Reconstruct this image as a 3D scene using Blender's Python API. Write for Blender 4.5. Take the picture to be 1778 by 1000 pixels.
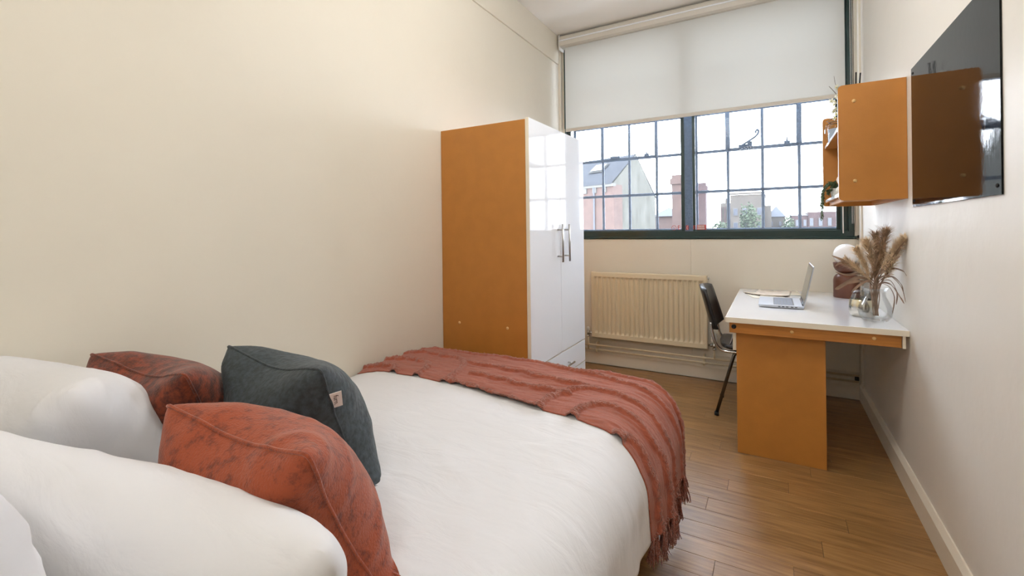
import bpy, bmesh, math, random
import numpy as np
from mathutils import Vector, Matrix, noise

for o in list(bpy.data.objects):
    bpy.data.objects.remove(o, do_unlink=True)
SC = bpy.context.scene
COL = SC.collection
rnd = random.Random(7)

# ------------------------------------------------------------------ camera
CAM_H = 1.2288
yaw, roll, F = math.radians(29.705), math.radians(0.6862), 792.1
R0 = Vector((math.cos(yaw), math.sin(yaw), 0)); U0 = Vector((0, 0, 1)); D0 = Vector((-math.sin(yaw), math.cos(yaw), 0))
Rv = R0 * math.cos(roll) - U0 * math.sin(roll)
Uv = R0 * math.sin(roll) + U0 * math.cos(roll)
cd = bpy.data.cameras.new('camera'); cam = bpy.data.objects.new('camera', cd); COL.objects.link(cam)
cd.sensor_width = 36; cd.sensor_fit = 'HORIZONTAL'; cd.lens = F * 36 / 1778
cd.shift_y = -(500 - 399.57) / 1778; cd.clip_start = 0.03; cd.clip_end = 300
m = Matrix.Identity(4)
for i in range(3):
    m[i][0] = Rv[i]; m[i][1] = Uv[i]; m[i][2] = -D0[i]
m[2][3] = CAM_H
cam.matrix_world = m
SC.camera = cam

# ------------------------------------------------------------------ exposure, sky, lamps
SC.view_settings.view_transform = 'Standard'; SC.view_settings.look = 'None'
SC.view_settings.gamma = 1; SC.view_settings.use_curve_mapping = False
SC.view_settings.exposure = 0.05
SKY = 13.5
w = bpy.data.worlds.new('overcast_sky'); SC.world = w; w.use_nodes = True
nt = w.node_tree; bg = nt.nodes['Background']
tc = nt.nodes.new('ShaderNodeTexCoord'); sp = nt.nodes.new('ShaderNodeSeparateXYZ'); cr = nt.nodes.new('ShaderNodeValToRGB')
nt.links.new(tc.outputs['Generated'], sp.inputs[0]); nt.links.new(sp.outputs['Z'], cr.inputs[0])
cr.color_ramp.elements[0].position = 0.0; cr.color_ramp.elements[0].color = (0.95, 0.96, 1, 1)
cr.color_ramp.elements[1].position = 1.0; cr.color_ramp.elements[1].color = (0.80, 0.88, 1, 1)
nt.links.new(cr.outputs[0], bg.inputs['Color']); bg.inputs['Strength'].default_value = SKY

FILL_REAR, FILL_MID = 20.0, 22.0        # emission of two unseen globes added to light the room
GLOBES = ((-0.35, -0.75, 2.45, FILL_REAR, 'behind the viewpoint'), (-0.45, 1.85, 2.55, FILL_MID, 'above the bed'))

# ------------------------------------------------------------------ room numbers
XL, XR, YF, YB, ZC = -1.746, 0.541, 4.023, -1.5, 3.05

# ------------------------------------------------------------------ materials
def lin(c):
    return tuple(((v / 255) / 12.92 if v / 255 <= 0.04045 else ((v / 255 + 0.055) / 1.055) ** 2.4) for v in c)

def mat(name, rgb, rough=0.5, metal=0, bump=0, bscale=60, var=0, vscale=4, coat=0, sheen=0, rgb2=None,
        spec=0.5, stretch=(1, 1, 1), rand=0, detail=4, lo=0.35, hi=0.65, nrough=0.5):
    mt = bpy.data.materials.new(name); mt.use_nodes = True
    n = mt.node_tree.nodes; L = mt.node_tree.links; b = n['Principled BSDF']
    c = lin(rgb)
    b.inputs['Base Color'].default_value = (*c, 1)
    b.inputs['Roughness'].default_value = rough; b.inputs['Metallic'].default_value = metal
    b.inputs['Specular IOR Level'].default_value = spec
    if coat: b.inputs['Coat Weight'].default_value = coat; b.inputs['Coat Roughness'].default_value = 0.04
    if sheen: b.inputs['Sheen Weight'].default_value = sheen; b.inputs['Sheen Roughness'].default_value = 0.4
    t = n.new('ShaderNodeTexCoord'); mp = n.new('ShaderNodeMapping'); mp.inputs['Scale'].default_value = stretch
    L.new(t.outputs['Object'], mp.inputs['Vector'])
    col = None
    if var or rgb2:
        nz = n.new('ShaderNodeTexNoise'); nz.inputs['Scale'].default_value = vscale; nz.inputs['Detail'].default_value = detail; nz.inputs['Roughness'].default_value = nrough
        L.new(mp.outputs[0], nz.inputs['Vector'])
        rp = n.new('ShaderNodeValToRGB'); rp.color_ramp.elements[0].position = lo; rp.color_ramp.elements[1].position = hi
        c2 = lin(rgb2) if rgb2 else tuple(v * (1 - var) for v in c)
        rp.color_ramp.elements[0].color = (*c2, 1); rp.color_ramp.elements[1].color = (*c, 1)
        L.new(nz.outputs['Fac'], rp.inputs['Fac']); col = rp.outputs['Color']
    if rand:
        oi = n.new('ShaderNodeObjectInfo'); hs = n.new('ShaderNodeHueSaturation')
        mr = n.new('ShaderNodeMapRange'); mr.inputs['To Min'].default_value = 1 - rand; mr.inputs['To Max'].default_value = 1 + rand
        L.new(oi.outputs['Random'], mr.inputs['Value']); L.new(mr.outputs[0], hs.inputs['Value'])
        if col: L.new(col, hs.inputs['Color'])
        else: hs.inputs['Color'].default_value = (*c, 1)
        col = hs.outputs['Color']
    if col: L.new(col, b.inputs['Base Color'])
    if bump:
        nb = n.new('ShaderNodeTexNoise'); nb.inputs['Scale'].default_value = bscale; nb.inputs['Detail'].default_value = 3
        L.new(mp.outputs[0], nb.inputs['Vector'])
        bp = n.new('ShaderNodeBump'); bp.inputs['Strength'].default_value = bump; bp.inputs['Distance'].default_value = 0.01
        L.new(nb.outputs['Fac'], bp.inputs['Height']); L.new(bp.outputs[0], b.inputs['Normal'])
    return mt

def glassmat(name, tint=(1, 1, 1), rough=0.0, refl=1.0, haze=0.0):
    mt = bpy.data.materials.new(name); mt.use_nodes = True
    n = mt.node_tree.nodes; L = mt.node_tree.links; n.remove(n['Principled BSDF'])
    tr = n.new('ShaderNodeBsdfTransparent'); tr.inputs[0].default_value = (*tint, 1)
    gl = n.new('ShaderNodeBsdfGlossy'); gl.inputs['Roughness'].default_value = rough
    fr = n.new('ShaderNodeFresnel'); fr.inputs[0].default_value = 1.45
    mu = n.new('ShaderNodeMath'); mu.operation = 'MULTIPLY'; mu.inputs[1].default_value = refl
    mx = n.new('ShaderNodeMixShader')
    L.new(fr.outputs[0], mu.inputs[0]); L.new(mu.outputs[0], mx.inputs[0]); L.new(tr.outputs[0], mx.inputs[1]); L.new(gl.outputs[0], mx.inputs[2])
    out = mx
    if haze:
        hz = n.new('ShaderNodeBsdfTranslucent'); hz.inputs[0].default_value = (0.86, 0.92, 1.0, 1); m2 = n.new('ShaderNodeMixShader'); m2.inputs[0].default_value = haze
        L.new(mx.outputs[0], m2.inputs[1]); L.new(hz.outputs[0], m2.inputs[2]); out = m2
    L.new(out.outputs[0], n['Material Output'].inputs['Surface'])
    return mt

M = {}
M['wall'] = mat('cream_wall_paint', (226, 219, 204), 0.55, bump=0.25, bscale=7, var=0.04, vscale=1.2)
M['wallR'] = mat('cream_wall_paint_satin', (227, 221, 211), 0.42, bump=0.3, bscale=9, var=0.04, vscale=1.5)
M['ceil'] = mat('ceiling_paint', (246, 243, 239), 0.8)
M['skirt'] = mat('skirting_paint', (224, 215, 198), 0.35, bump=0.1, bscale=20)
M['hem'] = mat('blind_hem_grey', (202, 196, 186), 0.5)
M['radi'] = mat('radiator_enamel', (222, 209, 180), 0.35, coat=0.2)
M['pipe'] = mat('painted_pipe', (214, 200, 170), 0.35)
M['chrome'] = mat('chrome', (205, 205, 205), 0.12, 1)
M['steel'] = mat('brushed_steel', (178, 176, 172), 0.3, 1)
M['dark_tube'] = mat('dark_chrome_tube', (110, 105, 100), 0.22, 1)
M['mdf'] = mat('ochre_board', (188, 124, 52), 0.5, bump=0.05, bscale=150, var=0.07, vscale=14, detail=8)
M['mdf_rail'] = mat('ochre_rail_wood', (188, 122, 52), 0.45, var=0.2, vscale=8, stretch=(1, 8, 14), detail=6)
M['cap'] = mat('screw_cap', (222, 180, 118), 0.4)
M['gloss'] = mat('white_gloss_laminate', (232, 234, 239), 0.05, spec=0.07)
M['edge'] = mat('cream_edge_banding', (232, 222, 202), 0.4)
M['desk'] = mat('white_desk_laminate', (243, 244, 246), 0.09, coat=0.6)
M['blackg'] = mat('black_gloss_acrylic', (8, 8, 10), 0.05, spec=0.17, bump=0.012, bscale=35)
M['green'] = mat('dark_green_frame_paint', (20, 48, 46), 0.3, coat=0.2)
M['bars'] = mat('glazing_bar_glare_grey', (100, 116, 138), 0.5, bump=0.4, bscale=60, var=0.2, vscale=40)  # blue grey tone has the glare haze over the bars painted in
M['glass'] = glassmat('window_glass', (0.97, 0.985, 1.0), 0.0, 0.12)
M['dust_bloom'] = glassmat('dust_bloom_window_glass', (0.97, 0.985, 1.0), 0.0, 0.12, haze=0.014)  # translucent veil carries both dirt on the glass and bloom haze
M['vthin'] = glassmat('thin_clear_glass', (0.985, 0.99, 0.99), 0.0, 0.4)
M['plank'] = mat('oak_vinyl_plank', (168, 127, 78), 0.28, bump=0.12, bscale=50, rgb2=(122, 85, 46), vscale=4.5, stretch=(1.0, 12, 4), rand=0.13, detail=9, lo=0.3, hi=0.72)
M['subfloor'] = mat('dark_joint', (50, 34, 22), 0.8)
M['cotton'] = mat('white_cotton', (218, 217, 219), 0.85, bump=0.22, bscale=5.5, sheen=0.1, stretch=(1, 2.6, 1.4))
nn = M['cotton'].node_tree.nodes
for q in nn:
    if q.type == 'TEX_NOISE': q.inputs['Distortion'].default_value = 0.6; q.inputs['Detail'].default_value = 5
    if q.type == 'BUMP': q.inputs['Distance'].default_value = 0.03
M['throw'] = mat('terracotta_weave', (174, 94, 69), 0.95, bump=0.5, bscale=120, sheen=0.3, rgb2=(150, 78, 58), vscale=30, stretch=(1, 9, 1), detail=5)
M['tuft'] = mat('terracotta_tufting', (176, 96, 72), 0.95, bump=1, bscale=250, sheen=0.4, var=0.35, vscale=120)
M['rust'] = mat('rust_chenille', (154, 70, 36), 0.8, bump=0.25, bscale=220, sheen=0.25, rgb2=(108, 44, 24), vscale=44, stretch=(1, 1, 1), detail=14, lo=0.37, hi=0.52, nrough=0.72)
M['rust2'] = mat('dark_rust_chenille', (136, 60, 31), 0.8, bump=0.25, bscale=220, sheen=0.25, rgb2=(76, 32, 19), vscale=46, detail=12, lo=0.42, hi=0.60, nrough=0.72)
M['teal'] = mat('slate_teal_cotton', (66, 75, 80), 0.9, bump=0.3, bscale=70, sheen=0.12, rgb2=(48, 55, 58), vscale=75)
M['tag'] = mat('white_label_cloth', (226, 216, 210), 0.9)
M['ink'] = mat('dark_ink', (70, 50, 45), 0.8)
M['blackp'] = mat('black_plastic', (22, 22, 24), 0.32)
M['rubber'] = mat('black_rubber', (18, 18, 18), 0.7)
M['alu'] = mat('laptop_silver', (186, 189, 196), 0.32, 0.55)
M['key'] = mat('laptop_keys', (118, 121, 132), 0.5)
M['screen'] = mat('dark_screen', (112, 106, 94), 0.2)
M['bezel'] = mat('black_bezel', (30, 30, 34), 0.3)
M['walnut'] = mat('turned_walnut', (112, 66, 46), 0.35, rgb2=(92, 50, 34), vscale=6, stretch=(1, 1, 0.4), bump=0.05)
M['opal'] = mat('opal_glass', (242, 240, 238), 0.2)
M['pampas'] = mat('pampas_plume', (236, 210, 174), 0.9, var=0.15, vscale=30)
M['pampas2'] = mat('brown_pampas_plume', (200, 168, 138), 0.9, var=0.2, vscale=30)
M['leafdry'] = mat('dried_leaf', (168, 140, 118), 0.8, var=0.35, vscale=20, stretch=(1, 1, 1))
M['silver'] = mat('mercury_glass', (215, 212, 205), 0.12, 1)
M['gold'] = mat('pale_gold_band', (222, 212, 186), 0.2, 1)
M['ceramic'] = mat('white_speckled_ceramic', (226, 224, 216), 0.4, rgb2=(190, 190, 180), vscale=40)
M['stonew'] = mat('cream_stone', (214, 205, 184), 0.6, bump=0.2, bscale=40)
M['foliage'] = mat('green_trailing_leaf', (136, 158, 120), 0.6, var=0.35, vscale=30)
M['petal'] = mat('white_petal', (240, 238, 222), 0.6)
M['petalc'] = mat('yellow_petal_centre', (190, 180, 70), 0.6)
M['stem'] = mat('brown_stem', (92, 78, 68), 0.7)
M['paper'] = mat('cream_paper', (234, 224, 204), 0.8, var=0.1, vscale=20)
M['paper2'] = mat('pink_cream_paper', (232, 220, 204), 0.8, rgb2=(214, 198, 180), vscale=25)
M['linen'] = mat('white_grey_jar_content', (176, 184, 196), 0.4)
M['brick'] = mat('far_salmon_brick', (78, 61, 54), 0.9, var=0.2, vscale=3)
M['brick2'] = mat('far_red_brick', (63, 47, 45), 0.9, var=0.25, vscale=2)
M['stone'] = mat('far_pale_stone', (74, 73, 66), 0.9, rgb2=(59, 58, 50), vscale=1.5, stretch=(2, 2, .6))
M['sandst'] = mat('far_sandstone', (72, 66, 59), 0.9, var=0.15, vscale=1)
M['slate'] = mat('far_slate_roof', (57, 59, 64), 0.8, var=0.12, vscale=3)
M['winf'] = mat('far_window_pane', (45, 49, 58), 0.2)
M['cornice'] = mat('far_pale_cornice', (78, 77, 73), 0.8)
M['white'] = mat('white_trim_paint', (225, 222, 216), 0.5)
M['tree'] = mat('far_tree_leaves', (55, 65, 44), 0.9, var=0.3, vscale=2)
M['ground'] = mat('far_ground', (66, 64, 60), 0.95, var=0.2, vscale=0.3)
M['redink'] = mat('red_sticker_print', (196, 70, 62), 0.6)
M['lampmetal'] = mat('added_lamp_housing', (232, 230, 225), 0.4)

def emis(name, rgb, s):
    mt = bpy.data.materials.new(name); mt.use_nodes = True; b = mt.node_tree.nodes['Principled BSDF']
    b.inputs['Base Color'].default_value = (*lin(rgb), 1); b.inputs['Emission Color'].default_value = (*lin(rgb), 1); b.inputs['Emission Strength'].default_value = s
    return mt

# blind cloth: diffuse + translucent
mt = bpy.data.materials.new('blind_cloth'); mt.use_nodes = True
n = mt.node_tree.nodes; L = mt.node_tree.links; n.remove(n['Principled BSDF'])
df = n.new('ShaderNodeBsdfDiffuse'); df.inputs[0].default_value = (*lin((200, 200, 196)), 1)
tl = n.new('ShaderNodeBsdfTranslucent'); tl.inputs[0].default_value = (*lin((214, 214, 206)), 1)
mx = n.new('ShaderNodeMixShader'); mx.inputs[0].default_value = 0.10
L.new(df.outputs[0], mx.inputs[1]); L.new(tl.outputs[0], mx.inputs[2]); L.new(mx.outputs[0], n['Material Output'].inputs['Surface'])
M['blind'] = mt

# real glass for vases
def realglass(name, tint=(1, 1, 1)):
    mt = bpy.data.materials.new(name); mt.use_nodes = True; b = mt.node_tree.nodes['Principled BSDF']
    b.inputs['Base Color'].default_value = (*tint, 1); b.inputs['Transmission Weight'].default_value = 1
    b.inputs['Roughness'].default_value = 0.0; b.inputs['IOR'].default_value = 1.45
    return mt
M['vglass'] = realglass('clear_vase_glass', (0.97, 0.98, 0.99))

# ------------------------------------------------------------------ object helpers
def link(name, me, m, parent=None, smooth=False, loc=None):
    o = bpy.data.objects.new(name, me); COL.objects.link(o)
    if m is not None:
        for mm in (m if isinstance(m, (list, tuple)) else [m]): me.materials.append(M[mm] if isinstance(mm, str) else mm)
    if smooth:
        for p in me.polygons: p.use_smooth = True
    if loc is not None: o.location = loc
    if parent: o.parent = parent
    return o
def tobj(name, bm, m, parent=None, smooth=False, **k):
    bmesh.ops.recalc_face_normals(bm, faces=bm.faces)
    me = bpy.data.meshes.new(name); bm.to_mesh(me); bm.free()
    return link(name, me, m, parent, smooth, **k)
def thing(name, label, cat, loc=(0, 0, 0), group=None, rz=0):
    o = bpy.data.objects.new(name, None); COL.objects.link(o); o.empty_display_size = 0.05
    o.location = loc; o.rotation_euler = (0, 0, rz); o['label'] = label; o['category'] = cat
    if group: o['group'] = group
    return o
def tag(o, label, cat, group=None):
    o['label'] = label; o['category'] = cat
    if group: o['group'] = group
    return o
def struct(o):
    o['kind'] = 'structure'; return o
def sempty(name, loc=(0, 0, 0)):
    o = bpy.data.objects.new(name, None); COL.objects.link(o); o.location = loc; o['kind'] = 'structure'; return o
def box(bm, x0, x1, y0, y1, z0, z1, bev=0, seg=1, off=(0, 0, 0)):
    x0 -= off[0]; x1 -= off[0]; y0 -= off[1]; y1 -= off[1]; z0 -= off[2]; z1 -= off[2]
    vs = [bm.verts.new(p) for p in ((x0, y0, z0), (x1, y0, z0), (x1, y1, z0), (x0, y1, z0), (x0, y0, z1), (x1, y0, z1), (x1, y1, z1), (x0, y1, z1))]
    fs = [bm.faces.new([vs[i] for i in f]) for f in ((0, 3, 2, 1), (4, 5, 6, 7), (0, 1, 5, 4), (1, 2, 6, 5), (2, 3, 7, 6), (3, 0, 4, 7))]
    if bev:
        es = list({e for f in fs for e in f.edges})
        bmesh.ops.bevel(bm, geom=es, offset=bev, segments=seg, affect='EDGES', profile=0.5)
    return vs
def bx(name, m, x0, x1, y0, y1, z0, z1, parent=None, bev=0, seg=1, off=(0, 0, 0), smooth=False):
    bm = bmesh.new(); box(bm, x0, x1, y0, y1, z0, z1, bev, seg, off); return tobj(name, bm, m, parent, smooth)
def tube(bm, pts, r, n=8, caps=True, closed=False):
    pts = [Vector(p) for p in pts]; rs = r if isinstance(r, (list, tuple)) else [r] * len(pts)
    rings = []; prev = None
    N = len(pts)
    for i, p in enumerate(pts):
        if closed: t = pts[(i + 1) % N] - pts[i - 1]
        else: t = pts[min(i + 1, N - 1)] - pts[max(i - 1, 0)]
        t.normalize()
        if prev is None:
            a = t.orthogonal().normalized()
        else:
            a = (prev - t * prev.dot(t)); a = a.normalized() if a.length > 1e-6 else t.orthogonal().normalized()
        prev = a; b = t.cross(a)
        rings.append([bm.verts.new(p + (a * math.cos(2 * math.pi * k / n) + b * math.sin(2 * math.pi * k / n)) * rs[i]) for k in range(n)])
    for i in range(N if closed else N - 1):
        A, B = rings[i], rings[(i + 1) % N]
        for k in range(n): bm.faces.new((A[k], A[(k + 1) % n], B[(k + 1) % n], B[k]))
    if caps and not closed:
        bm.faces.new(rings[0][::-1]); bm.faces.new(rings[-1])
def lathe(bm, prof, n=32, c=(0, 0, 0)):
    rings = []
    for r, z in prof:
        if r < 1e-5: rings.append([bm.verts.new((c[0], c[1], c[2] + z))])
        else: rings.append([bm.verts.new((c[0] + r * math.cos(2 * math.pi * k / n), c[1] + r * math.sin(2 * math.pi * k / n), c[2] + z)) for k in range(n)])
    for A, B in zip(rings, rings[1:]):
        for k in range(n):
            k2 = (k + 1) % n
            if len(A) == 1 and len(B) == 1: continue
            if len(A) == 1: bm.faces.new((A[0], B[k2], B[k]))
            elif len(B) == 1: bm.faces.new((A[k], A[k2], B[0]))
            else: bm.faces.new((A[k], A[k2], B[k2], B[k]))
def smooth_pts(pts, n=6):
    pts = [Vector(p) for p in pts]; P = [pts[0]] + pts + [pts[-1]]; out = []
    for i in range(1, len(P) - 2):
        for k in range(n):
            t = k / n
            out.append(0.5 * ((2 * P[i]) + (P[i + 1] - P[i - 1]) * t + (2 * P[i - 1] - 5 * P[i] + 4 * P[i + 1] - P[i + 2]) * t * t + (-P[i - 1] + 3 * P[i] - 3 * P[i + 1] + P[i + 2]) * t ** 3))
    out.append(pts[-1]); return out
def nz(x, y, z=0.0): return noise.noise(Vector((x, y, z)))
def text_obj(name, body, size, m, mw, parent=None, extrude=0.0002):
    cu = bpy.data.curves.new(name, 'FONT'); cu.body = body; cu.size = size; cu.extrude = extrude; cu.align_x = 'CENTER'; cu.align_y = 'CENTER'
    cu.resolution_u = 2
    tmp = bpy.data.objects.new('t', cu); COL.objects.link(tmp)
    dg = bpy.context.evaluated_depsgraph_get(); me = bpy.data.meshes.new_from_object(tmp.evaluated_get(dg))
    bpy.data.objects.remove(tmp, do_unlink=True); bpy.data.curves.remove(cu)
    me.transform(mw)
    me.materials.clear()
    return link(name, me, m, parent)

# ================================================================== STRUCTURE
# floor with individual planks
flo = struct(bx('floor', 'subfloor', XL - .1, XR + .1, YB - .1, YF + .1, -0.1, -0.0035))
PW = 0.104
lens = [1.05, 0.9, 0.62, 0.4]
y = YB; row = 0
def plank_mesh(l):
    bm = bmesh.new(); g = 0.0006
    box(bm, g, l - g, g, PW - g, -0.003, 0, bev=0.0007)
    bmesh.ops.recalc_face_normals(bm, faces=bm.faces)
    me = bpy.data.meshes.new('plank'); bm.to_mesh(me); bm.free(); me.materials.append(M['plank']); return me
cache = {}
while y < YF - 0.001:
    x = XL - [0.1, 0.55, 0.3, 0.75, 0.2, 0.62][row % 6] * 1.0
    while x < XR:
        l = 1.05
        x0 = max(x, XL); x1 = min(x + l, XR)
        if x1 - x0 > 0.02:
            key = round(x1 - x0, 3)
            if key not in cache: cache[key] = plank_mesh(key)
            o = bpy.data.objects.new('plank', cache[key]); COL.objects.link(o); o.parent = flo
            o.location = (x0, y - (0.03 if y + PW > YF else 0), 0)
        x += l
    y += PW; row += 1

struct(bx('ceiling', 'ceil', XL - .2, XR + .2, YB - .2, YF + .25, ZC, ZC + .1))
wl = struct(bx('wall_left', 'wall', XL - .15, XL, YB - .15, YF + .2, -0.05, ZC + .02))
struct(bx('wall_right', 'wallR', XR, XR + .15, YB - .15, YF + .2, -0.05, ZC + .02))
struct(bx('wall_back', 'wall', XL - .1, XR + .1, YB - .15, YB, -0.05, ZC + .02))
# window wall: four pieces round the opening, one mesh
WX0, WX1, WZ0, WZ1 = -1.703, 0.508, 1.14, 2.97
bm = bmesh.new()
YO = YF + 0.24
for a in ((XL - .1, WX0, -0.05, ZC + .02), (WX1, XR + .1, -0.05, ZC + .02), (WX0, WX1, -0.05, WZ0), (WX0, WX1, WZ1, ZC + .02)):
    box(bm, a[0], a[1], YF, YO, a[2], a[3])
struct(tobj('wall_far', bm, 'wall'))
# board seam on the far wall: a slightly proud lining board right of the seam
bx('lining_board', 'wall', -0.586, WX1 + .02, YF - .004, YF + .001, 0.19, WZ0 - .004, bpy.data.objects['wall_far'], bev=0.0015)
bx('lining_board', 'wall', XL + .002, -0.589, YF - .003, YF + .001, 0.19, WZ0 - .004, bpy.data.objects['wall_far'], bev=0.0015)
# raised band high on the left wall
bm = bmesh.new(); box(bm, XL - .01, XL + .012, YB, YF - .055, 2.785, ZC, bev=0.003); struct(tobj('trim_1', bm, 'wall'))
# corner boxing strips
bm = bmesh.new(); box(bm, XL - .01, XL + .022, YF - .04, YF + .01, 0, ZC, bev=0.004); struct(tobj('trim_2', bm, 'wall'))
bm = bmesh.new(); box(bm, WX1 + .004, XR + .01, YF - .016, YF + .01, WZ0 + .02, ZC, bev=0.003); struct(tobj('trim_3', bm, 'wall'))
bm = bmesh.new(); box(bm, XR - .012, XR + .01, YF - .11, YF - .04, 0, ZC, bev=0.003); struct(tobj('trim_4', bm, 'wall'))
# skirting
def skirting(name, ax, a, b, at, d):
    bm = bmesh.new(); h = 0.118; t = 0.018
    prof = [(0, 0), (t, 0), (t, h - .022), (t * .45, h - .004), (t * .3, h), (0, h)]
    vs = []
    for s in (a, b):
        vs.append([bm.verts.new((at + d * p[0], s, p[1]) if ax == 'y' else (s, at + d * p[0], p[1])) for p in prof])
    k = len(prof)
    for i in range(k): bm.faces.new((vs[0][i], vs[0][(i + 1) % k], vs[1][(i + 1) % k], vs[1][i]))
    bm.faces.new(vs[0]); bm.faces.new(vs[1][::-1])
    return struct(tobj(name, bm, 'skirt'))
skirting('baseboard_right', 'y', YB, YF, XR, -1)
skirting('baseboard_far', 'x', XL, XR - .018, YF, -1)
skirting('baseboard_left', 'y', YB, YF - .02, XL, 1)

# ================================================================== WINDOW
win = sempty('window_1', (0, YF, WZ0))
def wbx(name, m, x0, x1, y0, y1, z0, z1, bev=0.002, parent=win):
    bm = bmesh.new(); box(bm, x0, x1, y0, y1, z0, z1, bev=bev, off=(0, YF, WZ0)); return tobj(name, bm, m, parent)
y0 = YF + .004; y1 = YF + .05
wbx('outer_frame', 'green', WX0, WX0 + .02, y0 - .006, YF + .2, WZ0 + .012, WZ1)
wbx('outer_frame', 'green', WX1 - .075, WX1, y0 + .004, YF + .2, WZ0 + .012, WZ1)
wbx('outer_frame', 'green', WX0, WX1, y0, YF + .2, WZ1 - .04, WZ1)
wbx('outer_frame', 'green', WX0, WX1, y0 - .002, YF + .2, WZ0 + .012, 1.203)
wbx('sill_bead', 'green', WX0 - .004, WX1 + .016, YF - .014, YF + .01, WZ0 - .004, WZ0 + .017, 0.006)
wbx('sill_bead_end', 'blackp', WX1 + .012, WX1 + .028, YF - .022, YF - .004, WZ0 - .006, WZ0 + .024, 0.004)
# sliding secondary sashes
for (sx0, sx1, sy) in ((WX0 + .02, -.633, YF + .02), (-.66, -.553, YF + .05), (-.574, WX1 - .075, YF + .035)):
    pass
def stile(x0, x1, yy, name='sash_stile'): return wbx(name, 'green', x0, x1, yy, yy + .02, 1.2, WZ1 - .03, 0.003)
stile(WX0 + .02, WX0 + .05, YF + .022); stile(-.664, -.637, YF + .022)
stile(-.578, -.555, YF + .05); stile(WX1 - .1, WX1 - .073, YF + .05)
wbx('sash_rail', 'green', WX0 + .05, -.664, YF + .024, YF + .04, 1.2, 1.213); wbx('sash_rail', 'green', -.555, WX1 - .1, YF + .052, YF + .068, 1.2, 1.213)
wbx('glass_edge_glint', 'white', WX1 - .069, WX1 - .062, YF + .0, YF + .006, 1.178, 2.9, 0.001)  # white strip painted in for the reflection along the glass edge
gp = wbx('secondary_pane', 'dust_bloom', WX0 + .05, -.664, YF + .030, YF + .034, 1.213, WZ1 - .03, 0); gp = wbx('secondary_pane', 'dust_bloom', -.637, -.578, YF + .055, YF + .058, 1.2, WZ1 - .03, 0)
wbx('secondary_pane', 'dust_bloom', -.555, WX1 - .1, YF + .058, YF + .062, 1.213, WZ1 - .03, 0)
# steel casements behind
ys = YF + .13
rows = [1.213, 1.533, 1.866, 2.186, 2.52, 2.93]
units = [[-1.655, -1.377, -1.128, -.885, -.655], [-.556, -.312, -.062, .186, .446]]
def bar(x0, x1, z0, z1, d=.03, name='glazing_bar'):
    # T shaped steel bar: broad flange inside, thin web outside
    bm = bmesh.new(); bw = min(x1 - x0, z1 - z0)
    box(bm, x0, x1, ys, ys + .012, z0, z1, bev=0.003, off=(0, YF, WZ0))
    if x1 - x0 < z1 - z0: c = (x0 + x1) / 2; box(bm, c - .004, c + .004, ys + .01, ys + d, z0, z1, off=(0, YF, WZ0))
    else: c = (z0 + z1) / 2; box(bm, x0, x1, ys + .01, ys + d, c - .004, c + .004, off=(0, YF, WZ0))
    return tobj(name, bm, 'bars', win)
wbx('mullion', 'bars', -.655, -.585, ys - .03, ys + .05, 1.2, 2.95)
wbx('mullion_cover', 'bars', -.60, -.556, ys - .01, ys + .05, 1.2, 2.95)
for ui, xs in enumerate(units):
    for j in range(1, 4):
        bar(xs[j] - .011, xs[j] + .011, 1.2, 2.95)
    bar(xs[0] - .012, xs[0] + .012, 1.2, 2.95); bar(xs[4] - .008, xs[4] + .014, 1.2, 2.95)
    for i, z in enumerate(rows):
        bar(xs[0], xs[4], z - .012, z + .012)
    for i in range(4):
        for k in range(5):
            wbx('pane', 'glass', xs[i] + .008, xs[i + 1] - .008, ys + .016, ys + .019, rows[k] + .008, rows[k + 1] - .008, 0)
    # opening light: thicker frame around the two middle columns of row 3 and 4
    a, b = xs[1], xs[3]; t = .018 if ui else .014
    wbx('casement_frame', 'bars', a - t, a + t, ys - .014, ys + .001, rows[2] - .01, rows[4]); wbx('casement_frame', 'bars', b - t, b + t, ys - .014, ys + .001, rows[2] - .01, rows[4])
    wbx('casement_frame', 'bars', a, b, ys - .014, ys + .001, rows[2] - .012, rows[2] + .014)
    wbx('casement_frame', 'bars', a, b, ys - .012, ys + .001, rows[3] - .005, rows[3] + .018)
    # catches
    wbx('window_catch', 'bars', a + .08 + .0, a + .17, ys - .034, ys - .012, rows[2] + .012, rows[2] + .032, .004)
    bm = bmesh.new(); box(bm, b - .10, b - .06, ys - .034, ys - .012, rows[2] + .008, rows[2] + .03, bev=.003, off=(0, YF, WZ0)); tube(bm, [(b - .08, ys - .023 - YF, rows[2] + .028 - WZ0), (b - .08, ys - .023 - YF, rows[2] + .06 - WZ0)], [.008, .003], 8); tobj('window_catch', bm, 'bars', win)
    if ui:
        pts = [(a + .10, ys - .04, rows[2] + .02), (a + .16, ys - .045, rows[2] + .055), (a + .205, ys - .045, rows[2] + .085), (a + .225, ys - .045, rows[2] + .115), (a + .22, ys - .045, rows[2] + .135), (a + .207, ys - .045, rows[2] + .128), (a + .207, ys - .045, rows[2] + .11)]
        bm = bmesh.new(); tube(bm, [(p[0], p[1] - YF, p[2] - WZ0) for p in smooth_pts(pts, 4)], .0075, 8); tobj('window_stay', bm, 'bars', win)
        wbx('stay_bracket', 'bars', a + .145, a + .18, ys - .05, ys - .012, rows[2] + .01, rows[2] + .05, .004)

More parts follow.
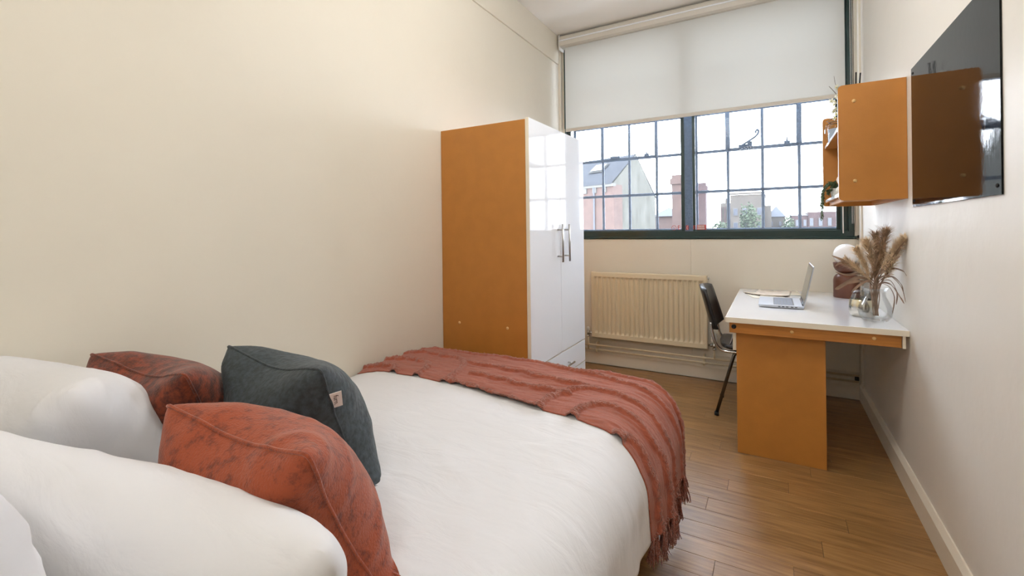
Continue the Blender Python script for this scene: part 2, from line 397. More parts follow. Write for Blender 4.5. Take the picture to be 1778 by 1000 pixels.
# red stickers on the secondary glass
st = thing('window_sticker', 'faded red and white warning sticker low on the window glass at the mullion', 'sticker', (-.6, YF + .018, 1.232))
def smw(x, z, dy=0.0): return Matrix.Translation((x + .6, dy, z - 1.232)) @ Matrix.Rotation(math.pi / 2, 4, 'X')
def sbx(name, m, x0, x1, z0, z1, y=0.008, t=.0006):
    bm = bmesh.new(); box(bm, x0 + .6, x1 + .6, y, y + t, z0 - 1.232, z1 - 1.232); return tobj(name, bm, m, st)
bm = bmesh.new(); tube(bm, [(-.725 + .6 + .019 * math.cos(a), .01, .019 * math.sin(a)) for a in [k * math.pi / 12 for k in range(24)]], .0016, 6, closed=True)
tube(bm, [(-.725 + .6 - .013, .01, .013), (-.725 + .6 + .013, .01, -.013)], .0016, 6); tobj('prohibition_ring', bm, 'redink', st)
text_obj('sticker_letter', 'E', .05, 'redink', smw(-.685, 1.232, .01), st)
sbx('sticker_panel', 'redink', -.632, -.612, 1.213, 1.252, y=.03); text_obj('sticker_letter', '(', .04, 'tag', smw(-.622, 1.235, .029), st)
text_obj('sticker_letter', 'E', .045, 'redink', smw(-.566, 1.232, .028), st)
sbx('sticker_panel', 'redink', -.545, -.475, 1.213, 1.254, y=.033)
sbx('sticker_field', 'tag', -.541, -.487, 1.235, 1.250, y=.032); sbx('sticker_field', 'tag', -.541, -.487, 1.217, 1.231, y=.032)
text_obj('sticker_lettering', 'DO NOT', .014, 'redink', smw(-.514, 1.2425, .031), st); text_obj('sticker_lettering', 'BLOCK', .014, 'redink', smw(-.514, 1.224, .031), st)

# ================================================================== ROLLER BLIND
bl = thing('roller_blind', 'pale grey roller blind half lowered over the big window', 'blind', (-.6, YF - .05, 2.98))
bo = (-.6, YF - .05, 2.98)
bm = bmesh.new()
BX0, BX1, BZ0 = -1.672, .458, 2.168
nx, nzr = 40, 20
ys_ = YF - .052
V = [[None] * (nzr + 1) for _ in range(nx + 1)]
for i in range(nx + 1):
    for j in range(nzr + 1):
        x = BX0 + (BX1 - BX0) * i / nx; z = BZ0 + (2.95 - BZ0) * j / nzr
        V[i][j] = bm.verts.new((x - bo[0], ys_ + .0025 * nz(x * 1.5, z * .6) - bo[1], z - bo[2]))
for i in range(nx):
    for j in range(nzr): bm.faces.new((V[i][j], V[i + 1][j], V[i + 1][j + 1], V[i][j + 1]))
tobj('cloth', bm, 'blind', bl, True)
bx('hem_bar', 'hem', BX0, BX1, ys_ - .008, ys_ + .006, BZ0 - .026, BZ0 + .003, bl, bev=.005, seg=2, off=bo)
bm = bmesh.new()
# cassette: rounded profile box
prof = [(-.03, -.055), (-.052, -.045), (-.06, -.01), (-.055, .03), (-.035, .05), (.045, .05), (.045, -.055)]
rr = []
for x in (BX0 - .03, WX1 + .0):
    rr.append([bm.verts.new((x - bo[0], p[0], p[1] + 2.985 - bo[2])) for p in prof])
for i in range(len(prof)): bm.faces.new((rr[0][i], rr[0][(i + 1) % len(prof)], rr[1][(i + 1) % len(prof)], rr[1][i]))
bm.faces.new(rr[0]); bm.faces.new(rr[1][::-1])
tobj('cassette', bm, 'hem', bl)
bx('cassette_lip', 'gloss', BX0 - .032, WX1 + .002, YF - .118, YF - .106, 2.975, 2.985, bl, bev=.002, off=bo)
bx('end_bracket', 'white', BX0 - .04, BX0 - .03, YF - .112, YF - .003, 2.9, 3.04, bl, bev=.003, off=bo)
bx('end_bracket', 'white', WX1, WX1 + .01, YF - .112, YF - .003, 2.9, 3.04, bl, bev=.003, off=bo)
bx('side_channel', 'green', BX0 - .022, BX0 - .010, YF - .03, YF - .002, BZ0 + .01, 2.9, bl, off=bo)
bx('side_channel', 'green', BX1 + .014, BX1 + .045, YF - .02, YF - .001, 1.19, 2.9, bl, off=bo)
bead = bmesh.new(); bmesh.ops.create_icosphere(bead, subdivisions=1, radius=.0034)
bmeb = bpy.data.meshes.new('bead'); bead.to_mesh(bmeb); bead.free()
bm = bmesh.new()
for (cx, zlo) in ((WX1 - .016, 1.25), (WX1 - .006, 1.25)):
    z = zlo
    k = 0
    while z < 2.93:
        bm.from_mesh(bmeb); bm.verts.ensure_lookup_table()
        for v in bm.verts[-len(bmeb.vertices):]: v.co += Vector((cx - bo[0], YF - .03 - bo[1], z - bo[2]))
        z += .0095
oo = tobj('bead_chain', bm, 'white', bl, True); oo['kind'] = 'stuff'

# ================================================================== WARDROBE
WY0, WY1, WXF, WZ = 2.198, 3.012, -1.142, 1.835
wd = thing('wardrobe', 'tall wardrobe with ochre side panel and white gloss doors in the left corner', 'wardrobe', ((XL + WXF) / 2, (WY0 + WY1) / 2, 0))
wo = ((XL + WXF) / 2, (WY0 + WY1) / 2, 0)
def wb(name, m, *a, **k): k.setdefault('parent', wd); p = k.pop('parent'); return bx(name, m, *a, parent=p, off=wo, **k)
wb('side_panel', 'mdf', XL + .002, WXF - .024, WY0, WY0 + .018, 0, WZ, bev=.001)
wb('side_panel', 'mdf', XL + .02, WXF - .024, WY1 - .018, WY1, 0, WZ, bev=.001)
wb('top_panel', 'mdf', XL + .02, WXF - .024, WY0 + .018, WY1 - .018, WZ - .018, WZ)
wb('back_panel', 'mdf', XL + .02, XL + .026, WY0 + .018, WY1 - .018, .05, WZ - .018)
wb('bottom_panel', 'mdf', XL + .026, WXF - .024, WY0 + .018, WY1 - .018, .05, .068)
mid = (WY0 + WY1) / 2 + .006
DZ = .468
for (a, b, hy) in ((WY0 + .001, mid - .0015, mid - .045), (mid + .0015, WY1 - .001, mid + .06)):
    d = wb('door', 'gloss', WXF - .020, WXF, a, b, DZ, WZ + .006, bev=.0012)
    if a < mid - .1:
        wb('edge_band', 'edge', WXF - .022, WXF - .0015, a - .0012, a + .0004, DZ, WZ + .006, parent=d)
    bm = bmesh.new()
    tube(bm, [(WXF + .034 - wo[0], hy - wo[1], 1.03), (WXF + .034 - wo[0], hy - wo[1], 1.262)], .0062, 12)
    for z in (1.065, 1.228): tube(bm, [(WXF - wo[0], hy - wo[1], z), (WXF + .034 - wo[0], hy - wo[1], z)], .005, 10)
    h = tobj('handle', bm, 'steel', d, True)
for (a, b) in ((.318, .462), (.055, .312)):
    d = wb('drawer', 'gloss', WXF - .020, WXF, WY0 + .001, WY1 - .001, a, b, bev=.0015)
    wb('edge_band', 'edge', WXF - .0195, WXF - .001, WY0 + .002, WY1 - .002, b - .0004, b + .0008, parent=d)
    hz = (a + b) / 2 - .01
    bm = bmesh.new()
    tube(bm, [(WXF + .032 - wo[0], mid - .11 - wo[1], hz), (WXF + .032 - wo[0], mid + .125 - wo[1], hz)], .0062, 12)
    for yy in (mid - .08, mid + .095): tube(bm, [(WXF - wo[0], yy - wo[1], hz), (WXF + .032 - wo[0], yy - wo[1], hz)], .005, 10)
    tobj('handle', bm, 'chrome', d, True)
wb('plinth', 'gloss', WXF - .05, WXF - .03, WY0 + .018, WY1 - .018, 0, .052)
def cap(parent, x, y, z, ax, r=.0085, off=(0, 0, 0), m='cap', name='screw_cap'):
    bm = bmesh.new(); lathe(bm, [(0, .0035), (r * .6, .003), (r, .0008), (r, 0), (0, 0)], 14)
    rot = {'-y': Matrix.Rotation(math.pi / 2, 4, 'X'), '-x': Matrix.Rotation(-math.pi / 2, 4, 'Y')}[ax]
    bmesh.ops.transform(bm, matrix=Matrix.Translation((x - off[0], y - off[1], z - off[2])) @ rot, verts=bm.verts)
    return tobj(name, bm, m, parent, True)
cap(wd, -1.62, WY0, .683, '-y', off=wo); cap(wd, -1.291, WY0, .681, '-y', off=wo)

# ================================================================== RADIATOR
RX0, RX1, RZ0, RZ1, RY = -1.427, -.456, .257, .846, 3.922
ro = ((RX0 + RX1) / 2, RY + .03, RZ0)
rad = thing('radiator', 'cream ribbed panel radiator on the wall under the window', 'radiator', ro)
bm = bmesh.new()
NF = 23; mrg = .026
pitch = (RX1 - RX0 - 2 * mrg) / NF
xsl = [RX0, RX0 + .006, RX0 + mrg * .8]
for k in range(NF):
    c = RX0 + mrg + pitch * (k + .5)
    xsl += [c - pitch * .46, c - pitch * .30, c - pitch * .16, c + pitch * .16, c + pitch * .30]
xsl += [RX1 - mrg * .8, RX1 - .006, RX1]
zsl = [RZ0, RZ0 + .006, RZ0 + .040, RZ0 + .052, RZ0 + .062, RZ1 - .062, RZ1 - .052, RZ1 - .040, RZ1 - .006, RZ1]
def rdepth(ix, iz, x, z):
    edge = (ix in (0, len(xsl) - 1)) or (iz in (0, len(zsl) - 1))
    if edge: return .010
    if ix < 3 or ix >= len(xsl) - 3: return 0
    k = (ix - 3) % 5
    fz = 0 if (iz <= 2 or iz >= len(zsl) - 3) else (0.7 if iz in (3, len(zsl) - 4) else 1)
    return .016 * fz * (1 if k in (2, 3) else (.55 if k in (1, 4) else 0))
G = [[bm.verts.new((x - ro[0], RY + rdepth(i, j, x, z) - ro[1], z - ro[2])) for j, z in enumerate(zsl)] for i, x in enumerate(xsl)]
for i in range(len(xsl) - 1):
    for j in range(len(zsl) - 1): bm.faces.new((G[i][j], G[i + 1][j], G[i + 1][j + 1], G[i][j + 1]))
# back skirt
rim = [G[i][0] for i in range(len(xsl))] + [G[-1][j] for j in range(1, len(zsl))] + [G[i][-1] for i in range(len(xsl) - 2, -1, -1)] + [G[0][j] for j in range(len(zsl) - 2, 0, -1)]
bk = [bm.verts.new((v.co.x, RY + .05 - ro[1], v.co.z)) for v in rim]
for i in range(len(rim)): bm.faces.new((rim[i], rim[(i + 1) % len(rim)], bk[(i + 1) % len(rim)], bk[i]))
bm.faces.new(bk)
tobj('radiator_panel', bm, 'radi', rad)
bx('wall_bracket', 'radi', RX0 + .15, RX0 + .18, RY + .05, YF - .005, RZ0 + .1, RZ1 - .1, rad, off=ro)
bx('wall_bracket', 'radi', RX1 - .18, RX1 - .15, RY + .05, YF - .005, RZ0 + .1, RZ1 - .1, rad, off=ro)
bm = bmesh.new(); tube(bm, [(RX1 - ro[0] - .002, .0, RZ1 - .022 - ro[2]), (RX1 + .012 - ro[0], .0, RZ1 - .022 - ro[2])], .007, 8); tobj('bleed_plug', bm, 'dark_tube', rad)
# right valve with head, left lockshield
def valve(xc, side, head):
    bm = bmesh.new(); yy = RY + .03 - ro[1]; zz = RZ0 + .052 - ro[2] - .02; X = xc - ro[0]
    tube(bm, [(X - side * .045, yy, zz), (X + side * .004, yy, zz)], .009, 10); tube(bm, [(X, yy, zz - .03), (X, yy, zz + .022)], .0115, 12); tube(bm, [(X, yy, zz - .034), (X, yy, zz - .022)], .015, 6)
    tube(bm, [(X - side * .03, yy, zz), (X - side * .018, yy, zz)], .014, 6)
    v = tobj('valve', bm, 'chrome', rad, True)
    bm = bmesh.new()
    if head: lathe(bm, [(0, .075), (.014, .075), (.018, .07), (.0185, .045), (.022, .042), (.022, .012), (.018, 0.004), (.012, 0), (0, 0)], 20, (X, yy, zz + .022))
    else: lathe(bm, [(0, .03), (.008, .03), (.011, .024), (.011, 0), (0, 0)], 16, (X, yy, zz + .022))
    tobj('valve_head', bm, 'white', rad, True)
    bm = bmesh.new(); tube(bm, [(X, yy, zz - .03), (X, yy, .18 - ro[2] if head else .14 - ro[2])], .0075, 10); tobj('feed_pipe', bm, 'pipe', rad, True)
valve(RX1 + .045, 1, True); valve(RX0 - .04, -1, False)
for nm, z, yy, lab in (('heating_pipe', .182, RY + .03, 'upper cream heating pipe running along the wall above the skirting'), ('heating_pipe', .138, RY + .045, 'lower cream heating pipe just above the far skirting board')):
    bm = bmesh.new(); tube(bm, [(-1.62 + .60, 0, 0), (XR - .026 + .60, 0, 0)], .0078, 12)
    o = tobj(nm, bm, 'pipe', None, True); o.location = (-.60, yy, z); tag(o, lab, 'pipe', 'heating pipes along the far wall')
for X in (-1.392, -.49, .2):
    bm = bmesh.new()
    for z in (.182, .138): tube(bm, [(X - .007 - X, 0, z - .16), (X + .007 - X, 0, z - .16)], .0115, 12)
    box(bm, -.006, .006, .002, .068, -.045, .045)
    o = tobj('pipe_clip', bm, 'pipe'); o.location = (X, RY + .034, .16)
    tag(o, {-1.392: 'cream double pipe clip below the left end of the radiator', -.49: 'cream double pipe clip below the right end of the radiator', .2: 'cream double pipe clip in the shade under the desk'}[X], 'pipe clip', 'clips on the heating pipes')
o = bx('socket_end', 'rubber', -.012, .012, -.008, .008, -.012, .012, bev=.002); o.name = 'cable_outlet'; o.location = (.50, YF - .06 - .03, .168)
tag(o, 'small black cable outlet at the pipes in the far right corner under the desk', 'outlet')

# ================================================================== DESK
DX0, DX1, DY0, DY1, DZT = -.224, XR - .002, 2.701, 3.915, .748
dk = thing('desk', 'white topped desk with ochre end panel against the right wall', 'desk', (.15, 3.3, 0)); do = (.15, 3.3, 0)
def db(name, m, *a, **k): p = k.pop('parent', dk); return bx(name, m, *a, parent=p, off=do, **k)
DY1 = YF - .006
db('desktop', ['desk'], DX0, DX1, DY0, DY1, DZT - .028, DZT, bev=.0012)
db('edge_band', 'edge', DX0, DX1, DY0 - .0012, DY0 + .0004, DZT - .0275, DZT - .001)
db('edge_band', 'edge', DX0 - .0012, DX0 + .0004, DY0, DY1, DZT - .0275, DZT - .001)
db('front_rail', 'mdf_rail', -.207, XR - .028, DY0 + .012, DY0 + .03, .664, DZT - .028, bev=.001)
db('rail_end_strip', 'edge', XR - .026, XR - .014, DY0 + .006, DY0 + .03, .662, DZT - .028, bev=.001)  # pale end strip of the front rail
db('end_panel', 'mdf', -.177, .227, 2.772, 2.79, 0, .672, bev=.001)
db('pedestal_panel', 'mdf', -.16, .227, 3.17, 3.188, 0.05, .70)
db('back_rail', 'mdf', -.10, XR - .03, YF - .03, YF - .012, .60, DZT - .028)
d = db('drawer', 'edge', -.195, -.178, 2.774, 3.19, .556, .664, bev=.0015)
cap(dk, .081, DY0 + .012, .694, '-y', off=do); cap(dk, .412, DY0 + .012, .697, '-y', off=do)
bm = bmesh.new(); lathe(bm, [(0, .003), (.004, .003), (.0045, .006), (.011, .005), (.0125, 0), (0, 0)], 18)
bmesh.ops.transform(bm, matrix=Matrix.Translation((-.185 - do[0], DY0 + .012 - do[1], .698)) @ Matrix.Rotation(math.pi / 2, 4, 'X'), verts=bm.verts); tobj('cable_grommet', bm, 'rubber', dk, True)

# ================================================================== CHAIR
ch = thing('desk_chair', 'black moulded chair with tubular steel legs pulled up to the desk', 'chair', (-.14, 3.44, 0)); co = (-.14, 3.44, 0)
def ct(bm, pts, r=.0095, n=12, s=5): tube(bm, [tuple(Vector(p) - Vector(co)) for p in smooth_pts(pts, s)], r, n)
CY0, CY1 = 3.26, 3.62
# backrest shell
bm = bmesh.new(); nu, nv = 14, 12; A = []; B = []
for i in range(nu + 1):
    u = i / nu * 2 - 1; ra = []; rb = []
    for j in range(nv + 1):
        v = j / nv
        hw = .20 * (1 - .10 * v) * (1 - .12 * max(0, (v - .8) / .2) ** 2) * (1 - .06 * max(0, (.15 - v) / .15) ** 2)
        yy = (CY0 + CY1) / 2 + u * hw
        zz = .545 + .295 * v - .02 * u * u * (1 if v > .5 else -1) * abs(v - .5) * 2
        xx = -.345 - .075 * v + .0 + .035 * (u * u)
        th = .028 * (1 - .5 * abs(u) ** 6)
        ra.append(bm.verts.new((xx - co[0], yy - co[1], zz - co[2]))); rb.append(bm.verts.new((xx - th - co[0], yy - co[1], zz - .004 - co[2])))
    A.append(ra); B.append(rb)
for i in range(nu):
    for j in range(nv):
        bm.faces.new((A[i][j], A[i + 1][j], A[i + 1][j + 1], A[i][j + 1])); bm.faces.new((B[i][j], B[i][j + 1], B[i + 1][j + 1], B[i + 1][j]))
for i in range(nu): bm.faces.new((A[i][0], B[i][0], B[i + 1][0], A[i + 1][0])); bm.faces.new((A[i][nv], A[i + 1][nv], B[i + 1][nv], B[i][nv]))
for j in range(nv): bm.faces.new((A[0][j], A[0][j + 1], B[0][j + 1], B[0][j])); bm.faces.new((A[nu][j], B[nu][j], B[nu][j + 1], A[nu][j + 1]))
tobj('backrest', bm, 'blackp', ch, True)
bm = bmesh.new(); nu, nv = 14, 14; A = []; B = []
for i in range(nu + 1):
    u = i / nu * 2 - 1; ra = []; rb = []
    for j in range(nv + 1):
        v = j / nv * 2 - 1
        k = 1 / max(1, (abs(u) ** 4 + abs(v) ** 4) ** .25)
        uu, vv = u * k, v * k
        xx = -.115 + uu * .2; yy = (CY0 + CY1) / 2 + vv * .2
        zz = .462 - .018 * (1 - vv * vv) * (1 - uu * uu) - .02 * max(0, uu) ** 3 + .015 * max(0, -uu) ** 4
        ra.append(bm.verts.new((xx - co[0], yy - co[1], zz))); rb.append(bm.verts.new((xx * .99 - co[0] * 1.0, yy - co[1], zz - .022)))
    A.append(ra); B.append(rb)
for i in range(nu):
    for j in range(nv):
        bm.faces.new((A[i][j], A[i + 1][j], A[i + 1][j + 1], A[i][j + 1])); bm.faces.new((B[i][j], B[i][j + 1], B[i + 1][j + 1], B[i + 1][j]))
for i in range(nu): bm.faces.new((A[i][0], B[i][0], B[i + 1][0], A[i + 1][0])); bm.faces.new((A[i][nv], A[i + 1][nv], B[i + 1][nv], B[i][nv]))
for j in range(nv): bm.faces.new((A[0][j], A[0][j + 1], B[0][j + 1], B[0][j])); bm.faces.new((A[nu][j], B[nu][j], B[nu][j + 1], A[nu][j + 1]))
tobj('seat', bm, 'blackp', ch, True)
for s, yy in ((-1, CY0 + .02), (1, CY1 - .02)):
    bm = bmesh.new(); ct(bm, [(-.36, yy, .60), (-.352, yy, .54), (-.335, yy, .47), (-.30, yy, .428), (-.25, yy, .42), (-.10, yy, .425), (.03, yy, .43)]); tobj('back_frame', bm, 'chrome', ch, True)
    for nm, pts in (('leg', [(-.20, yy - s * .01, .425), (-.225, yy - s * .0, .40), (-.33, yy + s * .02, .012)]), ('leg', [(.0, yy, .425), (.02, yy + s * .003, .40), (.08, yy + s * .02, .012)])):
        bm = bmesh.new(); tube(bm, [tuple(Vector(p) - Vector(co)) for p in pts], .0105, 12); lg = tobj('leg', bm, 'dark_tube', ch, True)
        p = pts[-1]; bm = bmesh.new(); tube(bm, [tuple(Vector((p[0] + .001, p[1], .022)) - Vector(co)), tuple(Vector((p[0], p[1], 0)) - Vector(co))], .014, 12); tobj('foot_cap', bm, 'rubber', lg, True)
    bm = bmesh.new(); ct(bm, [(-.255, yy - s * .035, .445), (-.235, yy - s * .035, .50), (-.232, yy - s * .035, .53)], .006, 8); tobj('linking_hook', bm, 'chrome', ch, True)
bm = bmesh.new(); tube(bm, [tuple(Vector((-.18, CY0 + .02, .425)) - Vector(co)), tuple(Vector((-.18, CY1 - .02, .425)) - Vector(co))], .009, 10); tobj('cross_bar', bm, 'chrome', ch, True)

# ================================================================== LAPTOP
lp = thing('laptop', 'open silver laptop on the white desk', 'laptop', (.04, 3.31, DZT)); lo_ = (.04, 3.31, DZT)
LX0, LX1, LY0, LY1 = -.078, .157, 3.125, 3.485
bm = bmesh.new(); vs = box(bm, LX0, LX1, LY0, LY1, DZT + .003, DZT + .017, off=lo_)
for v in vs:
    if v.co.z < .01: v.co.x = v.co.x * .97 + (.004 if v.co.x < 0 else 0); v.co.y *= .985
bmesh.ops.bevel(bm, geom=list(bm.edges), offset=.0015, segments=2, affect='EDGES'); tobj('base', bm, 'alu', lp)
for fx in (LX0 + .03, LX1 - .03):
    for fy in (LY0 + .04, LY1 - .04): bx('rubber_foot', 'rubber', fx - .01, fx + .01, fy - .015, fy + .015, DZT, DZT + .004, lp, off=lo_)
kb = bx('key_bed', 'bezel', .002, .108, LY0 + .03, LY1 - .03, DZT + .0169, DZT + .0173, lp, off=lo_)
kx = .005
for r_ in range(6):
    ww = .0152 if r_ < 5 else .0105
    n_ = 15; ky = LY0 + .033; kw = (LY1 - LY0 - .066) / n_
    if r_ == 0: widths = [1, 1, 1, 1, 5, 1, 1, 1, 1, 1, 1]
    elif r_ in (1, 2): widths = [2] + [1] * 11 + [2]
    else: widths = [1] * 15
    tot = sum(widths); kw = (LY1 - LY0 - .066) / tot
    for q in widths:
        bx('key', 'key', kx + .001, kx + ww, ky + .001, ky + kw * q - .001, DZT + .0172, DZT + .0188, kb, off=(0, 0, 0)).location = (-lo_[0], -lo_[1], -lo_[2])
        ky += kw * q
    kx += ww + .002
bx('touchpad', 'alu', -.066, -.006, 3.25, 3.36, DZT + .0169, DZT + .0174, lp, bev=.0002, off=lo_)
for i, yy in enumerate((.06, .08, .1, .125, .145)): bx('port', 'bezel', yy - .035, yy - .023, LY0 - .0003, LY0 + .002, DZT + .008, DZT + .013, lp, off=lo_)
th = math.radians(12)
lm = Matrix.Translation((LX1 - .004 - lo_[0], 0, .018)) @ Matrix.Rotation(th, 4, 'Y')
def lidbox(name, m, x0, x1, y0, y1, z0, z1, bev=0, parent=lp):
    bm = bmesh.new(); box(bm, x0, x1, y0 - lo_[1], y1 - lo_[1], z0, z1, bev=bev); bmesh.ops.transform(bm, matrix=lm, verts=bm.verts); return tobj(name, bm, m, parent)
ld = lidbox('lid', 'alu', 0, .006, LY0, LY1, 0, .238, .0015)
lidbox('bezel', 'bezel', -.0006, .0004, LY0 + .003, LY1 - .003, .004, .234, parent=ld)
lidbox('display', 'screen', -.001, .0002, LY0 + .008, LY1 - .008, .02, .228, parent=ld)
bm = bmesh.new(); tube(bm, [(LX1 - .004 - lo_[0], LY0 + .03 - lo_[1], .016), (LX1 - .004 - lo_[0], LY1 - .03 - lo_[1], .016)], .006, 10); tobj('hinge', bm, 'bezel', lp, True)

# ================================================================== papers
def sheet(name, m, cx, cy, w_, h_, ang, z, curl, label, cat='paper', t=.0012):
    bm = bmesh.new(); n_ = 12; T = []; Bt = []
    for i in range(n_ + 1):
        ra = []; rb = []
        for j in range(n_ + 1):
            u = i / n_ - .5; v = j / n_ - .5
            zz = curl * (abs(2 * u) ** 3) + curl * .5 * abs(2 * v) ** 3 * (1 if u > 0 else .3)
            ra.append(bm.verts.new((u * w_, v * h_, zz + t))); rb.append(bm.verts.new((u * w_, v * h_, zz)))
        T.append(ra); Bt.append(rb)
    for i in range(n_):
        for j in range(n_): bm.faces.new((T[i][j], T[i + 1][j], T[i + 1][j + 1], T[i][j + 1])); bm.faces.new((Bt[i][j], Bt[i][j + 1], Bt[i + 1][j + 1], Bt[i + 1][j]))
    for i in range(n_): bm.faces.new((T[i][0], Bt[i][0], Bt[i + 1][0], T[i + 1][0])); bm.faces.new((T[i][n_], T[i + 1][n_], Bt[i + 1][n_], Bt[i][n_])); bm.faces.new((T[0][i], T[0][i + 1], Bt[0][i + 1], Bt[0][i])); bm.faces.new((T[n_][i], Bt[n_][i], Bt[n_][i + 1], T[n_][i + 1]))
    o = tobj(name, bm, m, None, True); o.location = (cx, cy, z); o.rotation_euler = (0, 0, ang); tag(o, label, cat, 'papers on the desk'); return o
sheet('paper_sheet', 'paper', -.055, 3.67, .21, .30, .25, DZT + .0003, .001, 'bottom cream sheet on the desk sticking out left of the laptop')
sheet('open_booklet', 'paper2', .0, 3.76, .21, .26, -.1, DZT + .003, .007, 'open cream booklet with lifted pages behind the laptop', 'booklet', .003)
sheet('paper_sheet', 'paper', .09, 3.84, .15, .21, .1, DZT + .0012, .002, 'cream sheet at the back of the desk beside the open booklet')
bm = bmesh.new(); tube(bm, [(-.07, 0, .0035), (.06, 0, .0035), (.07, 0, .0035)], [.0035, .0035, .0008], 6)
o = tobj('pencil', bm, 'stem', None); o.location = (-.13, 3.66, DZT + .002); o.rotation_euler = (0, 0, 2.35); tag(o, 'thin dark pencil lying beside the papers on the desk', 'pencil')

# ================================================================== TABLE LAMP
tl_ = thing('table_lamp', 'turned walnut table lamp with round opal globe on the desk', 'lamp', (.432, 3.8, DZT)); LZ = 0
bm = bmesh.new(); lathe(bm, [(0, 0), (.072, 0), (.074, .003), (.074, .115), (.070, .135), (.060, .150), (.045, .160), (.022, .165), (0, .165)], 48); tobj('base', bm, 'walnut', tl_, True)
bm = bmesh.new(); lathe(bm, [(0, .163), (.022, .163), (.045, .170), (.062, .185), (.071, .205), (.074, .228), (.074, .234), (.070, .236), (0, .236)], 48); tobj('bowl', bm, 'walnut', tl_, True)
bm = bmesh.new(); bmesh.ops.create_uvsphere(bm, u_segments=40, v_segments=24, radius=.073); bmesh.ops.translate(bm, vec=(0, 0, .287), verts=bm.verts); tobj('globe', bm, 'opal', tl_, True)

# ================================================================== VASE + BOUQUET
VX, VY = .445, 2.895
va = thing('glass_vase', 'clear rounded glass vase holding dried grasses on the desk corner', 'vase', (VX, VY, DZT))
outer = [(0, .0), (.035, 0), (.050, .006), (.066, .028), (.071, .05), (.068, .075), (.055, .105), (.044, .128), (.042, .142), (.048, .158), (.058, .168)]
inner = [(r - .003, z) for r, z in outer[::-1] if r > .06 or z > .03]
prof = outer + [(.0575, .170), (.055, .168)] + [(max(r - .0035, 0), z) for r, z in outer[::-1][1:] if z > .02] + [(.045, .018), (.02, .013), (0, .012)]
bm = bmesh.new(); lathe(bm, prof, 48); tobj('vase_body', bm, 'vthin', va, True)

bq = thing('dried_grass_bouquet', 'bouquet of dried pampas plumes and curling brown leaves in the clear vase', 'dried flowers', (VX, VY, DZT))
r2 = random.Random(5)
def plume(tip, m, width=.03, bend=(0, 0, 0), n=420, length=.15):
    n = int(n * 1.6); width *= 1.7
    base = Vector((r2.uniform(-.012, .012), r2.uniform(-.012, .012), .03)); neck = Vector((r2.uniform(-.02, .02), r2.uniform(-.02, .02), .17)); tip = Vector(tip)
    mid_ = neck.lerp(tip, .5) + Vector(bend)
    pts = smooth_pts([base, neck, mid_, tip], 8)
    bm = bmesh.new(); tube(bm, pts, [.0022] * (len(pts) - 8) + [.0022 - .002 * k / 8 for k in range(8)], 6); sp_ = tobj('stem', bm, 'leafdry', bq, True)
    bm = bmesh.new(); tot = len(pts)
    L_ = 0; cut = tot - 1
    while cut > 1 and L_ < length: L_ += (pts[cut] - pts[cut - 1]).length; cut -= 1
    seg = pts[cut:]
    for _ in range(n):
        t = r2.random() ** .8; f = t * (len(seg) - 1); i = min(int(f), len(seg) - 2); p = seg[i].lerp(seg[i + 1], f - i); d = (seg[i + 1] - seg[i]).normalized()
        a = d.orthogonal().normalized(); a.rotate(Matrix.Rotation(r2.random() * 6.283, 3, d))
        wdt = width * math.sin(math.pi * min(1, .12 + .86 * (1 - t))) ** .7 * r2.uniform(.25, 1)
        q = p + a * wdt * 1.0 + d * wdt * r2.uniform(.5, 1.3)
        mdl = p.lerp(q, .5) + d * wdt * .25
        s = d.cross(a).normalized() * r2.uniform(.0006, .0014)
        v = [bm.verts.new(x) for x in (p - s * .6, p + s * .6, mdl + s, mdl - s, q)]
        bm.faces.new((v[0], v[1], v[2], v[3])); bm.faces.new((v[3], v[2], v[4]))
    o = tobj('plume', bm, m, sp_)
    return o
for tip, m_, w_, n_ in (((-.035, -.03, .40), 'pampas', .034, 520), ((.01, .02, .43), 'pampas2', .036, 560), ((.03, -.08, .45), 'pampas2', .034, 520), ((-.07, .0, .36), 'pampas', .032, 460),
                    ((.07, -.11, .39), 'pampas', .034, 520), ((.05, -.12, .33), 'pampas', .028, 380), ((-.12, -.02, .315), 'pampas', .024, 420), ((-.125, .03, .285), 'pampas2', .02, 320), ((.02, -.05, .34), 'pampas2', .034, 460), ((.085, -.16, .42), 'pampas', .026, 380)):
    plume(tip, m_, w_, (r2.uniform(-.01, .01), r2.uniform(-.01, .01), .01), n_)
def dleaf(pts, w_):
    pts = smooth_pts(pts, 6); bm = bmesh.new(); N = len(pts); prev = None
    for i, p in enumerate(pts):
        t = i / (N - 1); d = (pts[min(i + 1, N - 1)] - pts[max(i - 1, 0)]).normalized()
        s = d.cross(Vector((.3, -.6, .7))).normalized(); s.rotate(Matrix.Rotation(.8 * math.sin(3 * t + w_ * 300), 3, d))
        ww = w_ * (math.sin(math.pi * min(.98, t * .9 + .08)) ** .8) * (.25 + .75 * min(1, max(0, (t - .25) * 2.5))) * (1 + .25 * nz(t * 9, w_ * 999))
        up = s.cross(d) * ww * .35
        cur = [bm.verts.new(p - s * ww), bm.verts.new(p - up), bm.verts.new(p + s * ww)]
        if prev: bm.faces.new((prev[0], prev[1], cur[1], cur[0])); bm.faces.new((prev[1], prev[2], cur[2], cur[1]))
        prev = cur
    tobj('leaf', bm, 'leafdry', bq, True)
